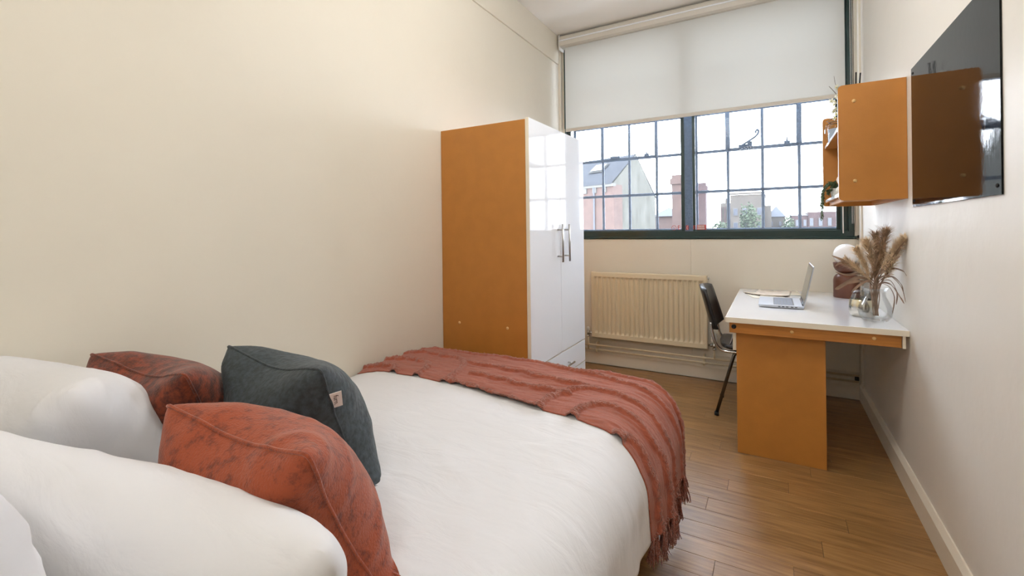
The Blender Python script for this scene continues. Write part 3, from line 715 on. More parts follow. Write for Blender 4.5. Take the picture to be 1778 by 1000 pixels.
for pts, w_ in (
    ([(0, 0, .03), (.01, -.01, .19), (.05, -.08, .235), (.075, -.14, .21), (.078, -.17, .17)], .007),
    ([(0, 0, .03), (.01, -.01, .18), (.045, -.09, .20), (.07, -.14, .15), (.08, -.17, .12)], .008),
    ([(0, 0, .03), (.01, -.02, .18), (.05, -.05, .215), (.075, -.06, .16), (.07, -.07, .10)], .0075),
    ([(0, 0, .03), (.0, -.02, .18), (.04, -.07, .19), (.06, -.09, .14), (.05, -.10, .06)], .007),
    ([(0, 0, .03), (.01, 0, .2), (.05, -.06, .27), (.08, -.15, .27), (.085, -.2, .25)], .006),
    ([(0, 0, .03), (.01, -.01, .2), (.04, -.10, .24), (.07, -.17, .20), (.08, -.2, .13)], .0065),
    ([(0, 0, .03), (.01, -.01, .2), (.04, -.09, .29), (.07, -.16, .34)], .006),
    ([(0, 0, .03), (.0, 0, .2), (.02, -.05, .32), (.03, -.09, .42)], .008),
    ([(0, 0, .03), (.0, 0, .2), (.05, -.11, .32), (.083, -.18, .41)], .008),
    ([(0, 0, .03), (-.01, 0, .18), (-.07, -.02, .22), (-.15, -.05, .17), (-.17, -.06, .16)], .008),
    ([(0, 0, .03), (-.01, 0, .18), (-.06, 0, .20), (-.12, -.03, .19), (-.165, -.05, .165)], .007),
    ([(0, 0, .03), (-.02, 0, .2), (-.08, -.01, .27), (-.14, -.02, .31), (-.18, -.03, .33)], .006),
    ([(0, 0, .03), (-.02, 0, .2), (-.07, .02, .26), (-.13, .03, .29), (-.16, .03, .27)], .007),
    ([(0, 0, .03), (-.02, 0, .2), (-.06, -.02, .24), (-.12, -.06, .235), (-.17, -.08, .25)], .005),
    ([(0, 0, .03), (-.01, -.02, .19), (-.05, -.05, .20), (-.10, -.06, .15), (-.07, -.05, .14)], .005),
    ([(0, 0, .03), (-.0, .0, .2), (-.0, .02, .33), (-.03, .03, .39)], .007),
    ([(0.0, -.005, .02), (-.005, -.005, .12), (0, 0, .2)], .004),
    ([(0.01, .005, .03), (.005, .005, .12), (.01, 0, .24), (.0, -.03, .36)], .006)):
    dleaf(pts, w_ * 1.35)

# silver candle holder behind the vase
sv = thing('candle_holder', 'silver mirrored glass candle holder with a gold band behind the clear vase', 'candle holder', (.415, 3.045, DZT))
bm = bmesh.new(); lathe(bm, [(0, 0), (.045, 0), (.056, .006), (.062, .03), (.060, .055)], 40); tobj('cup', bm, 'silver', sv, True)
bm = bmesh.new(); lathe(bm, [(.0600, .055), (.057, .085), (.053, .09)], 40); tobj('gold_band', bm, 'gold', sv, True)
bm = bmesh.new(); lathe(bm, [(.053, .09), (.044, .118), (.036, .135), (.034, .135), (.042, .118), (.051, .089)], 40); tobj('glass_neck', bm, 'vthin', sv, True)

# ================================================================== WALL SHELF
SX = .283; SY0, SY1 = 2.708, 3.495
sh = thing('wall_shelf', 'ochre sided two tier wall shelf fixed above the desk', 'shelf', (XR, (SY0 + SY1) / 2, 1.352)); so = (XR, (SY0 + SY1) / 2, 1.352)
def side(y0_, y1_, name):
    bm = bmesh.new(); r = .018; pr = []
    x0, x1, z0, z1 = SX, XR - .001, 1.352, 1.908
    pr.append((x1, z0)); pr.append((x1, z1))
    for k in range(7): a = math.pi / 2 + k * math.pi / 12; pr.append((x0 + r + r * math.cos(a), z1 - r + r * math.sin(a)))
    for k in range(7): a = math.pi + k * math.pi / 12; pr.append((x0 + r + r * math.cos(a), z0 + r + r * math.sin(a)))
    A = [bm.verts.new((p[0] - so[0], y0_ - so[1], p[1] - so[2])) for p in pr]; B = [bm.verts.new((p[0] - so[0], y1_ - so[1], p[1] - so[2])) for p in pr]
    bm.faces.new(A); bm.faces.new(B[::-1])
    for i in range(len(pr)): bm.faces.new((A[i], B[i], B[(i + 1) % len(pr)], A[(i + 1) % len(pr)]))
    s_ = tobj(name, bm, 'mdf', sh)
    bm = bmesh.new(); e = [(p[0] - .0008, p[1]) for p in pr[2:]]
    A = [bm.verts.new((p[0] - so[0], y0_ + .001 - so[1], p[1] - so[2])) for p in e]; B = [bm.verts.new((p[0] - so[0], y1_ - .001 - so[1], p[1] - so[2])) for p in e]
    for i in range(len(e) - 1): bm.faces.new((A[i], B[i], B[i + 1], A[i + 1]))
    tobj('edge_band', bm, 'edge', s_)
side(SY0, SY0 + .016, 'side_panel'); side(SY1 - .016, SY1, 'side_panel')
for z in (1.728, 1.392):
    s_ = bx('shelf_board', 'mdf', SX + .012, XR - .002, SY0 + .016, SY1 - .016, z - .014, z + .0, sh, off=so)
    bx('laminate_top', 'gloss', SX + .012, XR - .002, SY0 + .016, SY1 - .016, z, z + .002, s_, off=so)
    bx('edge_band', 'gloss', SX + .0105, SX + .0125, SY0 + .016, SY1 - .016, z - .013, z + .002, s_, off=so)
bx('back_rail', 'mdf', XR - .018, XR - .002, SY0 + .016, SY1 - .016, 1.352, 1.378, sh, off=so); bx('back_rail', 'mdf', XR - .018, XR - .002, SY0 + .016, SY1 - .016, 1.69, 1.714, sh, off=so)
bx('bottom_rail', 'mdf', SX + .03, SX + .046, SY0 + .016, SY1 - .016, 1.356, 1.378, sh, off=so)
cap(sh, .345, SY0, 1.827, '-y', off=so); cap(sh, .346, SY0, 1.445, '-y', off=so)

# ================================================================== BLACK PANEL
bp_ = thing('wall_panel', 'glossy black rectangular panel screwed to the right wall', 'wall panel', (XR - .003, 2.165, 1.61)); po = (XR - .003, 2.165, 1.61)
bx('panel_sheet', 'blackg', XR - .005, XR - .001, 1.716, 2.612, 1.309, 1.914, bp_, bev=.0008, off=po)
for (yy, zz) in ((2.585, 1.888), (1.742, 1.335), (2.585, 1.335), (1.742, 1.888)):
    cap(bp_, XR - .005, yy, zz, '-x', r=.006, off=po, m='rubber', name='screw')

# ================================================================== SHELF OBJECTS
zt = 1.730
jr = thing('clip_jar', 'clip top glass storage jar with a hanging tag on the upper shelf', 'jar', (.345, 3.38, zt))
bm = bmesh.new(); lathe(bm, [(0, 0), (.042, 0), (.047, .004), (.048, .10), (.044, .115), (.036, .124), (.036, .132), (.033, .132), (.033, .123), (.041, .113), (.045, .10), (.044, .005), (0, .004)], 32); tobj('jar_body', bm, 'glass', jr, True)
bm = bmesh.new(); lathe(bm, [(0, .006), (.042, .006), (.043, .010), (.043, .085), (.035, .09), (0, .092)], 28); tobj('contents', bm, 'linen', jr, True)
bm = bmesh.new(); lathe(bm, [(0, .134), (.038, .134), (.040, .138), (.038, .146), (.028, .152), (.012, .155), (0, .155)], 32); tobj('lid', bm, 'glass', jr, True)
bm = bmesh.new(); tube(bm, [(.038 * math.cos(a), .038 * math.sin(a), .128) for a in [k * math.pi / 12 for k in range(24)]], .0022, 6, closed=True)
tube(bm, [(-.038, .01, .128), (-.05, 0, .118), (-.054, -.004, .095)], .0018, 6); tube(bm, [(-.038, -.01, .128), (-.05, 0, .14), (-.03, 0, .15), (0, 0, .158)], .0018, 6); tobj('wire_clasp', bm, 'dark_tube', jr, True)
bm = bmesh.new(); box(bm, -.060, -.054, -.012, .012, .066, .092, bev=.002); tobj('hanging_tag', bm, 'steel', jr)

orc = thing('flower_sprig', 'white blossom sprig with bare twigs standing on the upper shelf', 'flower', (.36, 3.1, zt))
bm = bmesh.new(); lathe(bm, [(0, 0), (.02, 0), (.024, .02), (.018, .07), (.012, .09), (.010, .09), (.014, .07), (.02, .02), (0, .006)], 20); tobj('bottle', bm, 'ceramic', orc, True)
bm = bmesh.new()
for pts in ([(0, 0, .02), (-.01, 0, .14), (-.03, .0, .22), (-.045, .0, .28), (-.053, 0, .335)], [(-.02, 0, .18), (-.045, .01, .24), (-.075, .01, .285)], [(0, 0, .1), (-.035, -.01, .17), (-.05, -.01, .20)]):
    p = smooth_pts(pts, 4); tube(bm, p, [.0024 - .0017 * i / len(p) for i in range(len(p))], 6)
tobj('twig', bm, 'stem', orc, True)
r3 = random.Random(3)
def petalmesh():
    bm = bmesh.new(); c = bm.verts.new((0, 0, 0)); pr = None
    ring = []
    for k in range(20):
        a = k * 2 * math.pi / 20; r = .016 * (.55 + .45 * abs(math.cos(2.5 * a))); ring.append(bm.verts.new((r * math.cos(a), r * math.sin(a), .006 * (r / .016))))
    for k in range(20): bm.faces.new((c, ring[k], ring[(k + 1) % 20]))
    bmesh.ops.solidify(bm, geom=list(bm.faces), thickness=.0008)
    me = bpy.data.meshes.new('blossom'); bm.to_mesh(me); bm.free(); me.materials.append(M['petal']); return me
pm_ = petalmesh()
bm = bmesh.new(); bmesh.ops.create_icosphere(bm, subdivisions=1, radius=.004); pc = bpy.data.meshes.new('blossom_centre'); bm.to_mesh(pc); bm.free(); pc.materials.append(M['petalc'])
for (x, y_, z) in ((-.045, -.005, .27), (-.036, -.01, .257), (-.05, -.012, .21), (-.066, -.008, .196), (-.048, -.016, .188), (-.052, -.01, .172), (-.045, -.012, .15), (-.055, -.01, .135), (-.043, -.014, .118), (-.05, -.01, .10), (-.04, -.004, .225)):
    o = bpy.data.objects.new('blossom', pm_); COL.objects.link(o); o.parent = orc; o.location = (x, y_, z); o.rotation_euler = (math.pi / 2 + r3.uniform(-.5, .5), r3.uniform(-.6, .6), r3.uniform(0, 6))
    o2 = bpy.data.objects.new('blossom_centre', pc); COL.objects.link(o2); o2.parent = o; o2.location = (0, 0, .003)
rd = thing('reed_diffuser', 'reed diffuser with thick black sticks standing at the near end of the upper shelf', 'diffuser', (.385, 2.93, zt))
bm = bmesh.new(); lathe(bm, [(0, 0), (.03, 0), (.033, .004), (.033, .07), (.028, .08), (.014, .085), (.014, .10), (.012, .10), (.012, .084), (0, .08)], 28); tobj('bottle', bm, 'ceramic', rd, True)
for (dx, dy, dz) in ((-.003, .0, .292), (.015, .0, .286)):
    bm = bmesh.new(); tube(bm, [(-.008 + dx * .3, 0, .01), (dx + .002, dy, dz)], .0034, 8); tobj('reed', bm, 'rubber', rd)

zb = 1.394
tp = thing('trailing_plant', 'trailing green plant in a white speckled pot on the lower shelf', 'plant', (.345, 3.33, zb))
bm = bmesh.new(); lathe(bm, [(0, 0), (.03, 0), (.034, .004), (.040, .055), (.041, .06), (.037, .06), (.034, .05), (0, .045)], 28); tobj('pot', bm, 'ceramic', tp, True)
def leafm():
    bm = bmesh.new(); v = [bm.verts.new(p) for p in ((0, 0, 0), (.0035, .005, .001), (0, .013, -.001), (-.0035, .005, .001))]; bm.faces.new(v); bmesh.ops.solidify(bm, geom=list(bm.faces), thickness=.0006)
    me = bpy.data.meshes.new('leaf'); bm.to_mesh(me); bm.free(); return me
lfm = leafm()
for s in range(16):
    bm = bmesh.new(); a = r3.uniform(2.3, 4.2); ex = r3.uniform(.05, .075)
    dr = [.24, .225, .20, .15, .13, .10, .08, .06, .05, .03, .12, .09, .0, .0, .0, .02][s]
    sx = min(-.072, -ex) if dr > .04 else -ex * .6
    yv = r3.uniform(-.035, .05)
    pts = smooth_pts([(0, 0, .05), (sx * .5, yv * .5, .085 + r3.uniform(0, .02)), (sx, yv, .055), (sx - .008, yv + r3.uniform(-.01, .01), .055 - dr * .5), (sx - .004 + r3.uniform(-.01, .01), yv + r3.uniform(-.02, .02), .05 - dr * .72)], 8)
    tube(bm, pts, .0008, 5)
    for i, p in enumerate(pts):
        for _ in range(4):
            mtx = Matrix.Translation(p) @ Matrix.Rotation(r3.uniform(0, 6.28), 4, 'Z') @ Matrix.Rotation(r3.uniform(-1.2, .5), 4, 'X')
            k0 = len(bm.verts); bm.from_mesh(lfm); bm.verts.ensure_lookup_table()
            for v in bm.verts[k0:]: v.co = mtx @ v.co
    tobj('vine', bm, 'foliage', tp)
bo_ = thing('stone_ornament', 'cream ornament of two stacked pebbles on the lower shelf by the plant', 'ornament', (.352, 3.13, zb))
for nm, r, zc_, sq in (('pebble', .040, .034, .85), ('pebble', .036, .094, .85)):
    bm = bmesh.new(); bmesh.ops.create_uvsphere(bm, u_segments=28, v_segments=18, radius=r)
    for v in bm.verts: v.co.z *= sq; v.co *= 1 + .04 * nz(v.co.x * 30, v.co.y * 30, v.co.z * 30 + r * 99); v.co.z += zc_
    tobj(nm, bm, 'stonew', bo_, True)

# ================================================================== BED
BT = .545
bed = thing('bed', 'double bed base and mattress along the left wall', 'bed', (-1.06, 1.1, 0)); be = (-1.06, 1.1, 0)
bx('divan_base', 'cotton', XL + .02, -.42, -.08, 2.0, .09, .33, bed, bev=.015, seg=2, off=be)
bx('mattress', 'cotton', XL + .015, -.43, -.08, 2.02, .33, .53, bed, bev=.05, seg=4, off=be, smooth=True)
bx('headboard', 'edge', XL + .02, -.42, -.14, -.09, .09, .80, bed, bev=.01, seg=2, off=be)
for X in (XL + .1, -.5):
    for Y in (.15, 1.9):
        bm = bmesh.new(); lathe(bm, [(0, 0), (.02, 0), (.028, .09), (0, .09)], 16, (X - be[0], Y - be[1], 0)); tobj('leg', bm, 'rubber', bed, True)

XC, YC, RR = -.515, 1.945, .175
YH = .32
def prof_d(d):
    q = RR * math.pi / 2
    if d < q: return RR * math.sin(d / RR), RR * (1 - math.cos(d / RR))
    return RR + .04 * (d - q), RR + (d - q)
def bedmap(px, py, lift=0.0, wr=1.0):
    qx = min(px, XC); qy = min(py, YC)
    dx, dy = px - qx, py - qy; d = math.hypot(dx, dy)
    puff = .022 * (1 - ((px + 1.1) / .9) ** 2 if abs(px + 1.1) < .9 else 0) * 1.0
    wall_dip = -.02 * max(0, (XL + .14 - px) / .14) ** 2
    z = BT + .012 + puff * .6 + wall_dip
    # wrinkles: long soft folds running across plus small ones
    s = py * .97 + px * .30; t = px * .95 - py * .30
    wv = .007 * nz(s * 1.2, t * 4.5) + .0025 * nz(s * 4 + 9, t * 11 + 3) + .010 * nz(px * 2.2, py * 2.2, 5)
    wv += .006 * max(0, 1 - abs(nz(s * 1.3 + 3, t * 4 + 1, 7)) * 6) * max(0, .2 + nz(px * 3, py * 3, 2)) + .0022 * max(0, 1 - abs(nz(s * 4, t * 4, 17)) * 8)
    if d > 0:
        h, v = prof_d(d); ux, uy = dx / d, dy / d
        per = (py if dx > 0 and dy == 0 else 2.2 + math.atan2(dy, max(dx, 1e-6)) * .4 - (px if dy > 0 and dx == 0 else 0))
        fold = (.020 * nz(per * 5.0, 1.5) + .009 * nz(per * 13, 4.2)) * min(1, v / .22)
        h += fold * wr + lift * min(1, v / RR); z2 = z - v + lift * max(0, 1 - v / RR)
        return (qx + ux * h, qy + uy * h, max(z2 + wv * max(0, 1 - v / .1), .03))
    return (px, py, z + lift + wv * wr)
def build_sheet(x0, x1, y0_, y1_, st, fn, mname, name, hem=None, origin=(0, 0, 0), thick=.006, matname=None, sm=True):
    nx = max(2, int((x1 - x0) / st)); ny = max(2, int((y1_ - y0_) / st)); vs = []; fs = []
    for i in range(nx + 1):
        for j in range(ny + 1):
            u, v = i / nx, j / ny
            px, py = x0 + (x1 - x0) * u, y0_ + (y1_ - y0_) * v
            p = fn(px, py, u, v); vs.append((p[0] - origin[0], p[1] - origin[1], p[2] - origin[2]))
    for i in range(nx):
        for j in range(ny):
            a = i * (ny + 1) + j; fs.append((a, a + ny + 1, a + ny + 2, a + 1))
    me = bpy.data.meshes.new(name); me.from_pydata(vs, [], fs); me.update()
    o = link(name, me, mname, None, sm)
    if thick:
        md = o.modifiers.new('thickness', 'SOLIDIFY'); md.thickness = thick; md.offset = -1
    return o
duv = build_sheet(XL + .012, XC + .405, YH, YC + .30, .0125, lambda px, py, u, v: bedmap(px + 0, py, 0), 'cotton', 'duvet', origin=(-1.06, 1.1, BT), thick=.03)
duv.location = (-1.06, 1.1, BT)
tag(duv, 'rumpled white duvet covering the bed and hanging over its open side', 'duvet')

# throw --------------------------------------------------------------
TX0, TX1 = XL + .014, XC + .40
def near_edge(px):   # y of the near edge of the throw as it crosses the bed
    t = [(-1.75, 1.52), (-1.6, 1.565), (-1.22, 1.555), (-1.0, 1.54), (-.75, 1.495), (-.6, 1.475), (-.44, 1.44), (-.33, 1.42), (-.1, 1.44)]
    for (a, b), (c, d) in zip(t, t[1:]):
        if a <= px <= c: return b + (d - b) * (px - a) / (c - a)
    return t[-1][1]
TW = .69
curves = []   # ridge lines in (x, w) space: w = distance from the near edge
def arc(xs_, w_, sgn, xe, rx=None):
    rx = rx or w_ * .9; pts = []
    for k in range(15):
        a = k / 14 * math.pi / 2; pts.append((xs_ + sgn * rx * (1 - math.cos(a)), w_ * math.sin(a)))
    n_ = 24
    for k in range(1, n_ + 1): pts.append((xs_ + sgn * rx + (xe - xs_ - sgn * rx) * k / n_, w_ + .006 * math.sin(k * .9 + w_ * 20)))
    return pts
XE = TX1
KNOTS = (-.755, -.615, -.44, -1.237, -1.397, -1.54)
curves.append(arc(-.755, .285, 1, XE, .15)); curves.append(arc(-.615, .16, 1, XE, .11)); curves.append(arc(-.44, .06, 1, XE, .08))
curves.append(arc(-1.237, .33, -1, TX0, .20) ); curves.append(arc(-1.397, .19, -1, TX0, .13)); curves.append(arc(-1.54, .055, -1, TX0, .06))
def strline(x0, x1, w0, w1): return [(x0 + (x1 - x0) * k / 40, w0 + (w1 - w0) * k / 40 + .005 * math.sin(k * .7 + w0 * 30)) for k in range(41)]
curves.append(strline(-1.22, -.755, .012, .005)); curves.append(strline(-1.18, -.70, .135, .165)); curves.append(strline(-1.30, -.60, .27, .285))
curves.append(strline(TX0, XE, .46, .43)); curves.append(strline(-1.45, XE, .385, .355) if False else strline(TX0, XE, .56, .54))
seg = []
for c in curves:
    for a, b in zip(c, c[1:]): seg.append((*a, *b))
seg = np.array(seg)
def ridge(px, w_):
    ax, ay, bx_, by = seg.T; dx, dy = bx_ - ax, by - ay
    t = np.clip(((px - ax) * dx + (w_ - ay) * dy) / (dx * dx + dy * dy + 1e-9), 0, 1)
    return float(np.sqrt(((ax + t * dx - px) ** 2 + (ay + t * dy - w_) ** 2).min()))
def throwmap(px, u, w_):
    ne = near_edge(px); py = ne + w_
    e = .004
    lf = .001 + .009 * min(1, w_ / .05); P = Vector(bedmap(px, py, lf)); A = Vector(bedmap(px + e, py, lf)); B = Vector(bedmap(px, py + e, lf))
    n_ = (A - P).cross(B - P); n_.normalize()
    side_ = max(0, px - XC)
    rip = .004 * nz(px * 5, py * 34) + .003 * nz(px * 12, py * 70, 2)
    rip += min(1, side_ / .15) * .012 * nz(py * 13 + .5, px * 1.2)
    dd = ridge(px, w_)
    r_ = .016 * max(0, 1 - (dd / .016) ** 2) ** .6 * (.9 + .4 * nz(px * 90, w_ * 90)) if dd < .016 else 0
    if w_ < .03:
        for kx_ in KNOTS:
            kd = math.hypot(px - kx_, w_ - .012)
            if kd < .026: r_ = max(r_, .020 * (1 - (kd / .026) ** 2) * (.9 + .5 * nz(px * 80, w_ * 80))); dd = min(dd, .005)
    return P + n_ * (.004 + rip * min(1, .3 + w_ / .05) + r_), dd
nx, ny = 430, 165
vs = []; fs = []; mi = []; DD = []
for i in range(nx + 1):
    px = TX0 + (TX1 - TX0) * i / nx
    for j in range(ny + 1):
        w_ = TW * j / ny
        p, dd = throwmap(px, 0, w_); vs.append((p.x + 1.06, p.y - 1.8, p.z - BT)); DD.append(dd)
for i in range(nx):
    for j in range(ny):
        a = i * (ny + 1) + j; fs.append((a, a + ny + 1, a + ny + 2, a + 1)); mi.append(1 if DD[a] < .012 else 0)
me = bpy.data.meshes.new('throw_blanket'); me.from_pydata(vs, [], fs); me.update()
thr = thing('throw_blanket', 'terracotta tufted throw with tasselled fringe laid across the foot of the bed', 'blanket', (-1.06, 1.8, BT))
cl = link('woven_cloth', me, ['throw', 'tuft'], thr, True); me.polygons.foreach_set('material_index', mi)
md = cl.modifiers.new('thickness', 'SOLIDIFY'); md.thickness = .004; md.offset = -1
# tassels
def tassel(seed):
    q = random.Random(seed); bm = bmesh.new()
    bmesh.ops.create_icosphere(bm, subdivisions=1, radius=.006)
    for k in range(9):
        a = q.uniform(0, 6.28); r = q.uniform(.001, .010); L_ = q.uniform(.065, .10)
        pts = smooth_pts([(0, 0, 0), (r * .6 * math.cos(a), r * .6 * math.sin(a), -L_ * .35), (r * math.cos(a) + q.uniform(-.004, .004), r * math.sin(a), -L_ * .7), (r * 1.3 * math.cos(a) + q.uniform(-.006, .006), r * 1.3 * math.sin(a) + q.uniform(-.006, .006), -L_)], 2)
        tube(bm, pts, [.0022] * (len(pts) - 1) + [.0010], 4)
    me = bpy.data.meshes.new('tassel'); bm.to_mesh(me); bm.free(); me.materials.append(M['tuft'])
    for p in me.polygons: p.use_smooth = True
    return me
tm = [tassel(k) for k in range(6)]
NT = 44
for k in range(NT):
    w_ = TW * (k + .5) / NT
    p, _ = throwmap(TX1 - .002, 0, w_)
    o = bpy.data.objects.new('tassel', tm[k % 6]); COL.objects.link(o); o.parent = thr
    o.location = (p.x + 1.06 + .001, p.y - 1.8, p.z - BT + .002); o.rotation_euler = (rnd.uniform(-.18, .18), rnd.uniform(-.12, .08), rnd.uniform(0, 6.28))

# ================================================================== inflated cushions (small position based cloth solver)
def inflate(w_, h_, nx, ny, press, steps, seed, sweeps=6, comp=.25, shrink=1.0, rc=.05):
    rg = np.random.RandomState(seed)
    idx = {}; P = []
    def vid(s, i, j):
        if i in (0, nx) or j in (0, ny): s = 0
        k = (s, i, j)
        if k not in idx:
            idx[k] = len(P); P.append(((i / nx - .5) * w_, (j / ny - .5) * h_, (.004 if s == 0 else -.004) if not (i in (0, nx) or j in (0, ny)) else 0))
        return idx[k]
    for s in (0, 1):
        for i in range(nx + 1):
            for j in range(ny + 1): vid(s, i, j)
    E = {}
    F = []
    for s in (0, 1):
        for i in range(nx):
            for j in range(ny):
                a, b, c, d = vid(s, i, j), vid(s, i + 1, j), vid(s, i + 1, j + 1), vid(s, i, j + 1)
                F.append((a, b, c, d) if s == 0 else (a, d, c, b))
                E.setdefault((min(a, c), max(a, c)), 1); E.setdefault((min(b, d), max(b, d)), 1)
        for i in range(nx + 1):
            for j in range(ny + 1):
                if i < nx: a, b = vid(s, i, j), vid(s, i + 1, j); E[(min(a, b), max(a, b))] = 0
                if j < ny: a, b = vid(s, i, j), vid(s, i, j + 1); E[(min(a, b), max(a, b))] = 0
                if i < nx - 1: a, b = vid(s, i, j), vid(s, i + 2, j); E.setdefault((min(a, b), max(a, b)), 2)
                if j < ny - 1: a, b = vid(s, i, j), vid(s, i, j + 2); E.setdefault((min(a, b), max(a, b)), 2)
    P = np.array(P, float); F = np.array(F)
    P[:, :2] *= (1 - rc * (np.abs(P[:, 0] / (w_ / 2)) ** 5 * np.abs(P[:, 1] / (h_ / 2)) ** 5))[:, None]
    used = [set()]; groups = [[]]
    for (a, b), t in E.items():
        for g in range(len(groups) + 1):
            if g == len(groups): groups.append([]); used.append(set())
            if a not in used[g] and b not in used[g]:
                used[g].add(a); used[g].add(b); groups[g].append((a, b, t)); break
    G = []
    for g in groups:
        g = np.array(g); a, b, t = g.T; L0 = np.linalg.norm(P[a] - P[b], axis=1) * shrink
        ks = np.where(t == 0, 1.0, np.where(t == 1, .35, 0.0)); kc = np.where(t == 0, comp, np.where(t == 1, .08, .03))
        G.append((a, b, L0, ks, kc))
    P[:, 2] += rg.randn(len(P)) * .0008
    V = np.zeros_like(P)
    for it in range(steps):
        A, B, C, D = P[F[:, 0]], P[F[:, 1]], P[F[:, 2]], P[F[:, 3]]
        n_ = np.cross(C - A, D - B) * .5
        f = np.zeros_like(P)
        for k in range(4): np.add.at(f, F[:, k], n_ / 4)
        pr = press * min(1, (it + 1) / 25)
        cell = w_ * h_ / (nx * ny)
        V = V * .90 + f / cell * pr
        X = P + V
        for _ in range(sweeps):
            for a, b, L0, ks, kc in G:
                d = X[b] - X[a]; l = np.sqrt((d * d).sum(1)) + 1e-12; k = np.where(l > L0, ks, kc)
                c = d * (.5 * k * (l - L0) / l)[:, None]; X[a] += c; X[b] -= c
        V = X - P; P = X
    bd = [vid(0, i, 0) for i in range(nx)] + [vid(0, nx, j) for j in range(ny)] + [vid(0, i, ny) for i in range(nx, 0, -1)] + [vid(0, 0, j) for j in range(ny, 0, -1)]
    # orient: local x stays width, local y -> height (z), thickness z -> y
    return P, F, bd
def pose(P, tilt, rz, loc, mirror=False, spin=0, squash=1.0):
    Q = P.copy()
    if mirror: Q[:, 0] *= -1
    c, s = math.cos(spin), math.sin(spin); x, y_ = Q[:, 0] * c - Q[:, 1] * s, Q[:, 0] * s + Q[:, 1] * c
    X = x; Z = y_; Y = -Q[:, 2] * squash if not mirror else Q[:, 2] * squash
    c, s = math.cos(tilt), math.sin(tilt)          # top leans to -Y
    Y2 = Y * c - Z * s; Z2 = Y * s + Z * c
    c, s = math.cos(rz), math.sin(rz)
    X3 = X * c - Y2 * s; Y3 = X * s + Y2 * c
    return np.stack([X3 + loc[0], Y3 + loc[1], Z2 + loc[2]], 1)
def cushion(name, label, cat, sim, m, tilt, rz, loc, floor_z, mirror=False, spin=0, squash=1.0, piping=None, group=None, post=None, wrink=0.004, sx=1.0):
    P, F, bd = sim; P = P * np.array((sx, 1, 1)); W = pose(P, tilt, rz, loc, mirror, spin, squash)
    # settle on the bed: soft floor clamp, spreading outwards
    dz = np.maximum(0, floor_z - W[:, 2]); W[:, 2] = np.where(dz > 0, floor_z - dz * .04, W[:, 2])
    W[:, 0] = np.maximum(W[:, 0], XL + .012)
    if wrink:
        A, B, C, D = W[F[:, 0]], W[F[:, 1]], W[F[:, 2]], W[F[:, 3]]; nf = np.cross(C - A, D - B); nv = np.zeros_like(W)
        for k in range(4): np.add.at(nv, F[:, k], nf)
        nv /= np.linalg.norm(nv, axis=1)[:, None] + 1e-9
        for i in range(len(W)):
            x, z = P[i][0], P[i][1]; e = min(1, (1 - max(abs(x) / np.abs(P[:, 0]).max(), abs(z) / np.abs(P[:, 1]).max())) * 9)
            a_ = nz(x * 4 + z * 7 + loc[0] * 5, z * 3.5 - x * 2, loc[1] * 9); b_ = nz(x * 9 - z * 5, z * 14 + 4, 3 + loc[0]); c_ = nz(x * 5, z * 5, 8 + loc[0] * 3)
            W[i] += nv[i] * wrink * e * (1.3 * max(0, 1 - abs(a_) * 6) + .5 * max(0, 1 - abs(b_) * 5) + 1.6 * c_)
    if post is not None: W = post(W)
    root = thing(name, label, cat, (loc[0], loc[1], floor_z), group)
    O = np.array((loc[0], loc[1], floor_z))
    me = bpy.data.meshes.new(name); me.from_pydata((W - O).tolist(), [], F.tolist()); me.update()
    o = link('cover', me, m, root, True); md = o.modifiers.new('smooth', 'SUBSURF'); md.levels = 1; md.render_levels = 1
    if piping:
        B = [Vector(W[i] - O) for i in bd]
        B = [(B[i - 1] + B[i] * 2 + B[(i + 1) % len(B)]) / 4 for i in range(len(B))]
        bm = bmesh.new(); tube(bm, B, piping[1], 6, closed=True); tobj('piping', bm, piping[0], root, True)
    return root, W, O, bd
simC = inflate(.49, .49, 36, 36, .0010, 190, 3)
simC2 = inflate(.49, .49, 36, 36, .0010, 190, 11)
simP = inflate(.82, .52, 62, 38, .0007, 180, 5, rc=.13)
FZ = .572
cushion('rust_cushion', 'bright rust chenille cushion in front, with piped edge', 'cushion', simC, 'rust', math.radians(26), math.radians(0), (-.845, .55, .685), FZ, piping=('rust', .0035), group=None)
cushion('rust_cushion', 'dark rust chenille cushion at the back next to the wall', 'cushion', simC2, 'rust2', math.radians(26), math.radians(4), (-1.43, .63, .70), FZ, mirror=True, piping=('rust2', .003))
tc_, W, O, bd = cushion('teal_cushion', 'slate teal quilted cushion with small white tag leaning behind the rust ones', 'cushion', simC2, 'teal', math.radians(22), math.radians(-4), (-1.12, .79, .705), FZ, piping=('teal', .003))
# tag on its right seam
i0 = bd[36 + 36 - 8]; pt = Vector(W[i0] - O)
TG = pt

PG = 'white pillows at the bed head'
cushion('pillow', 'white pillow at the far side of the bed against the wall', 'pillow', simP, 'cotton', math.radians(25), math.radians(3), (-1.47, .42, .73), FZ - .02, squash=.9, group=PG, sx=.75, wrink=.004)
cushion('pillow', 'large white pillow in the foreground leaning behind the bright rust cushion', 'pillow', simP, 'cotton', math.radians(20), math.radians(16), (-.885, .33, .675), FZ - .02, mirror=True, squash=.8, spin=math.radians(-9), group=PG, wrink=.0035)
cushion('pillow', 'white pillow nearest the headboard at the bottom left corner', 'pillow', simP, 'cotton', math.radians(4), math.radians(3), (-.975, .10, .785), FZ - .02, squash=.55, group=PG, wrink=.004)

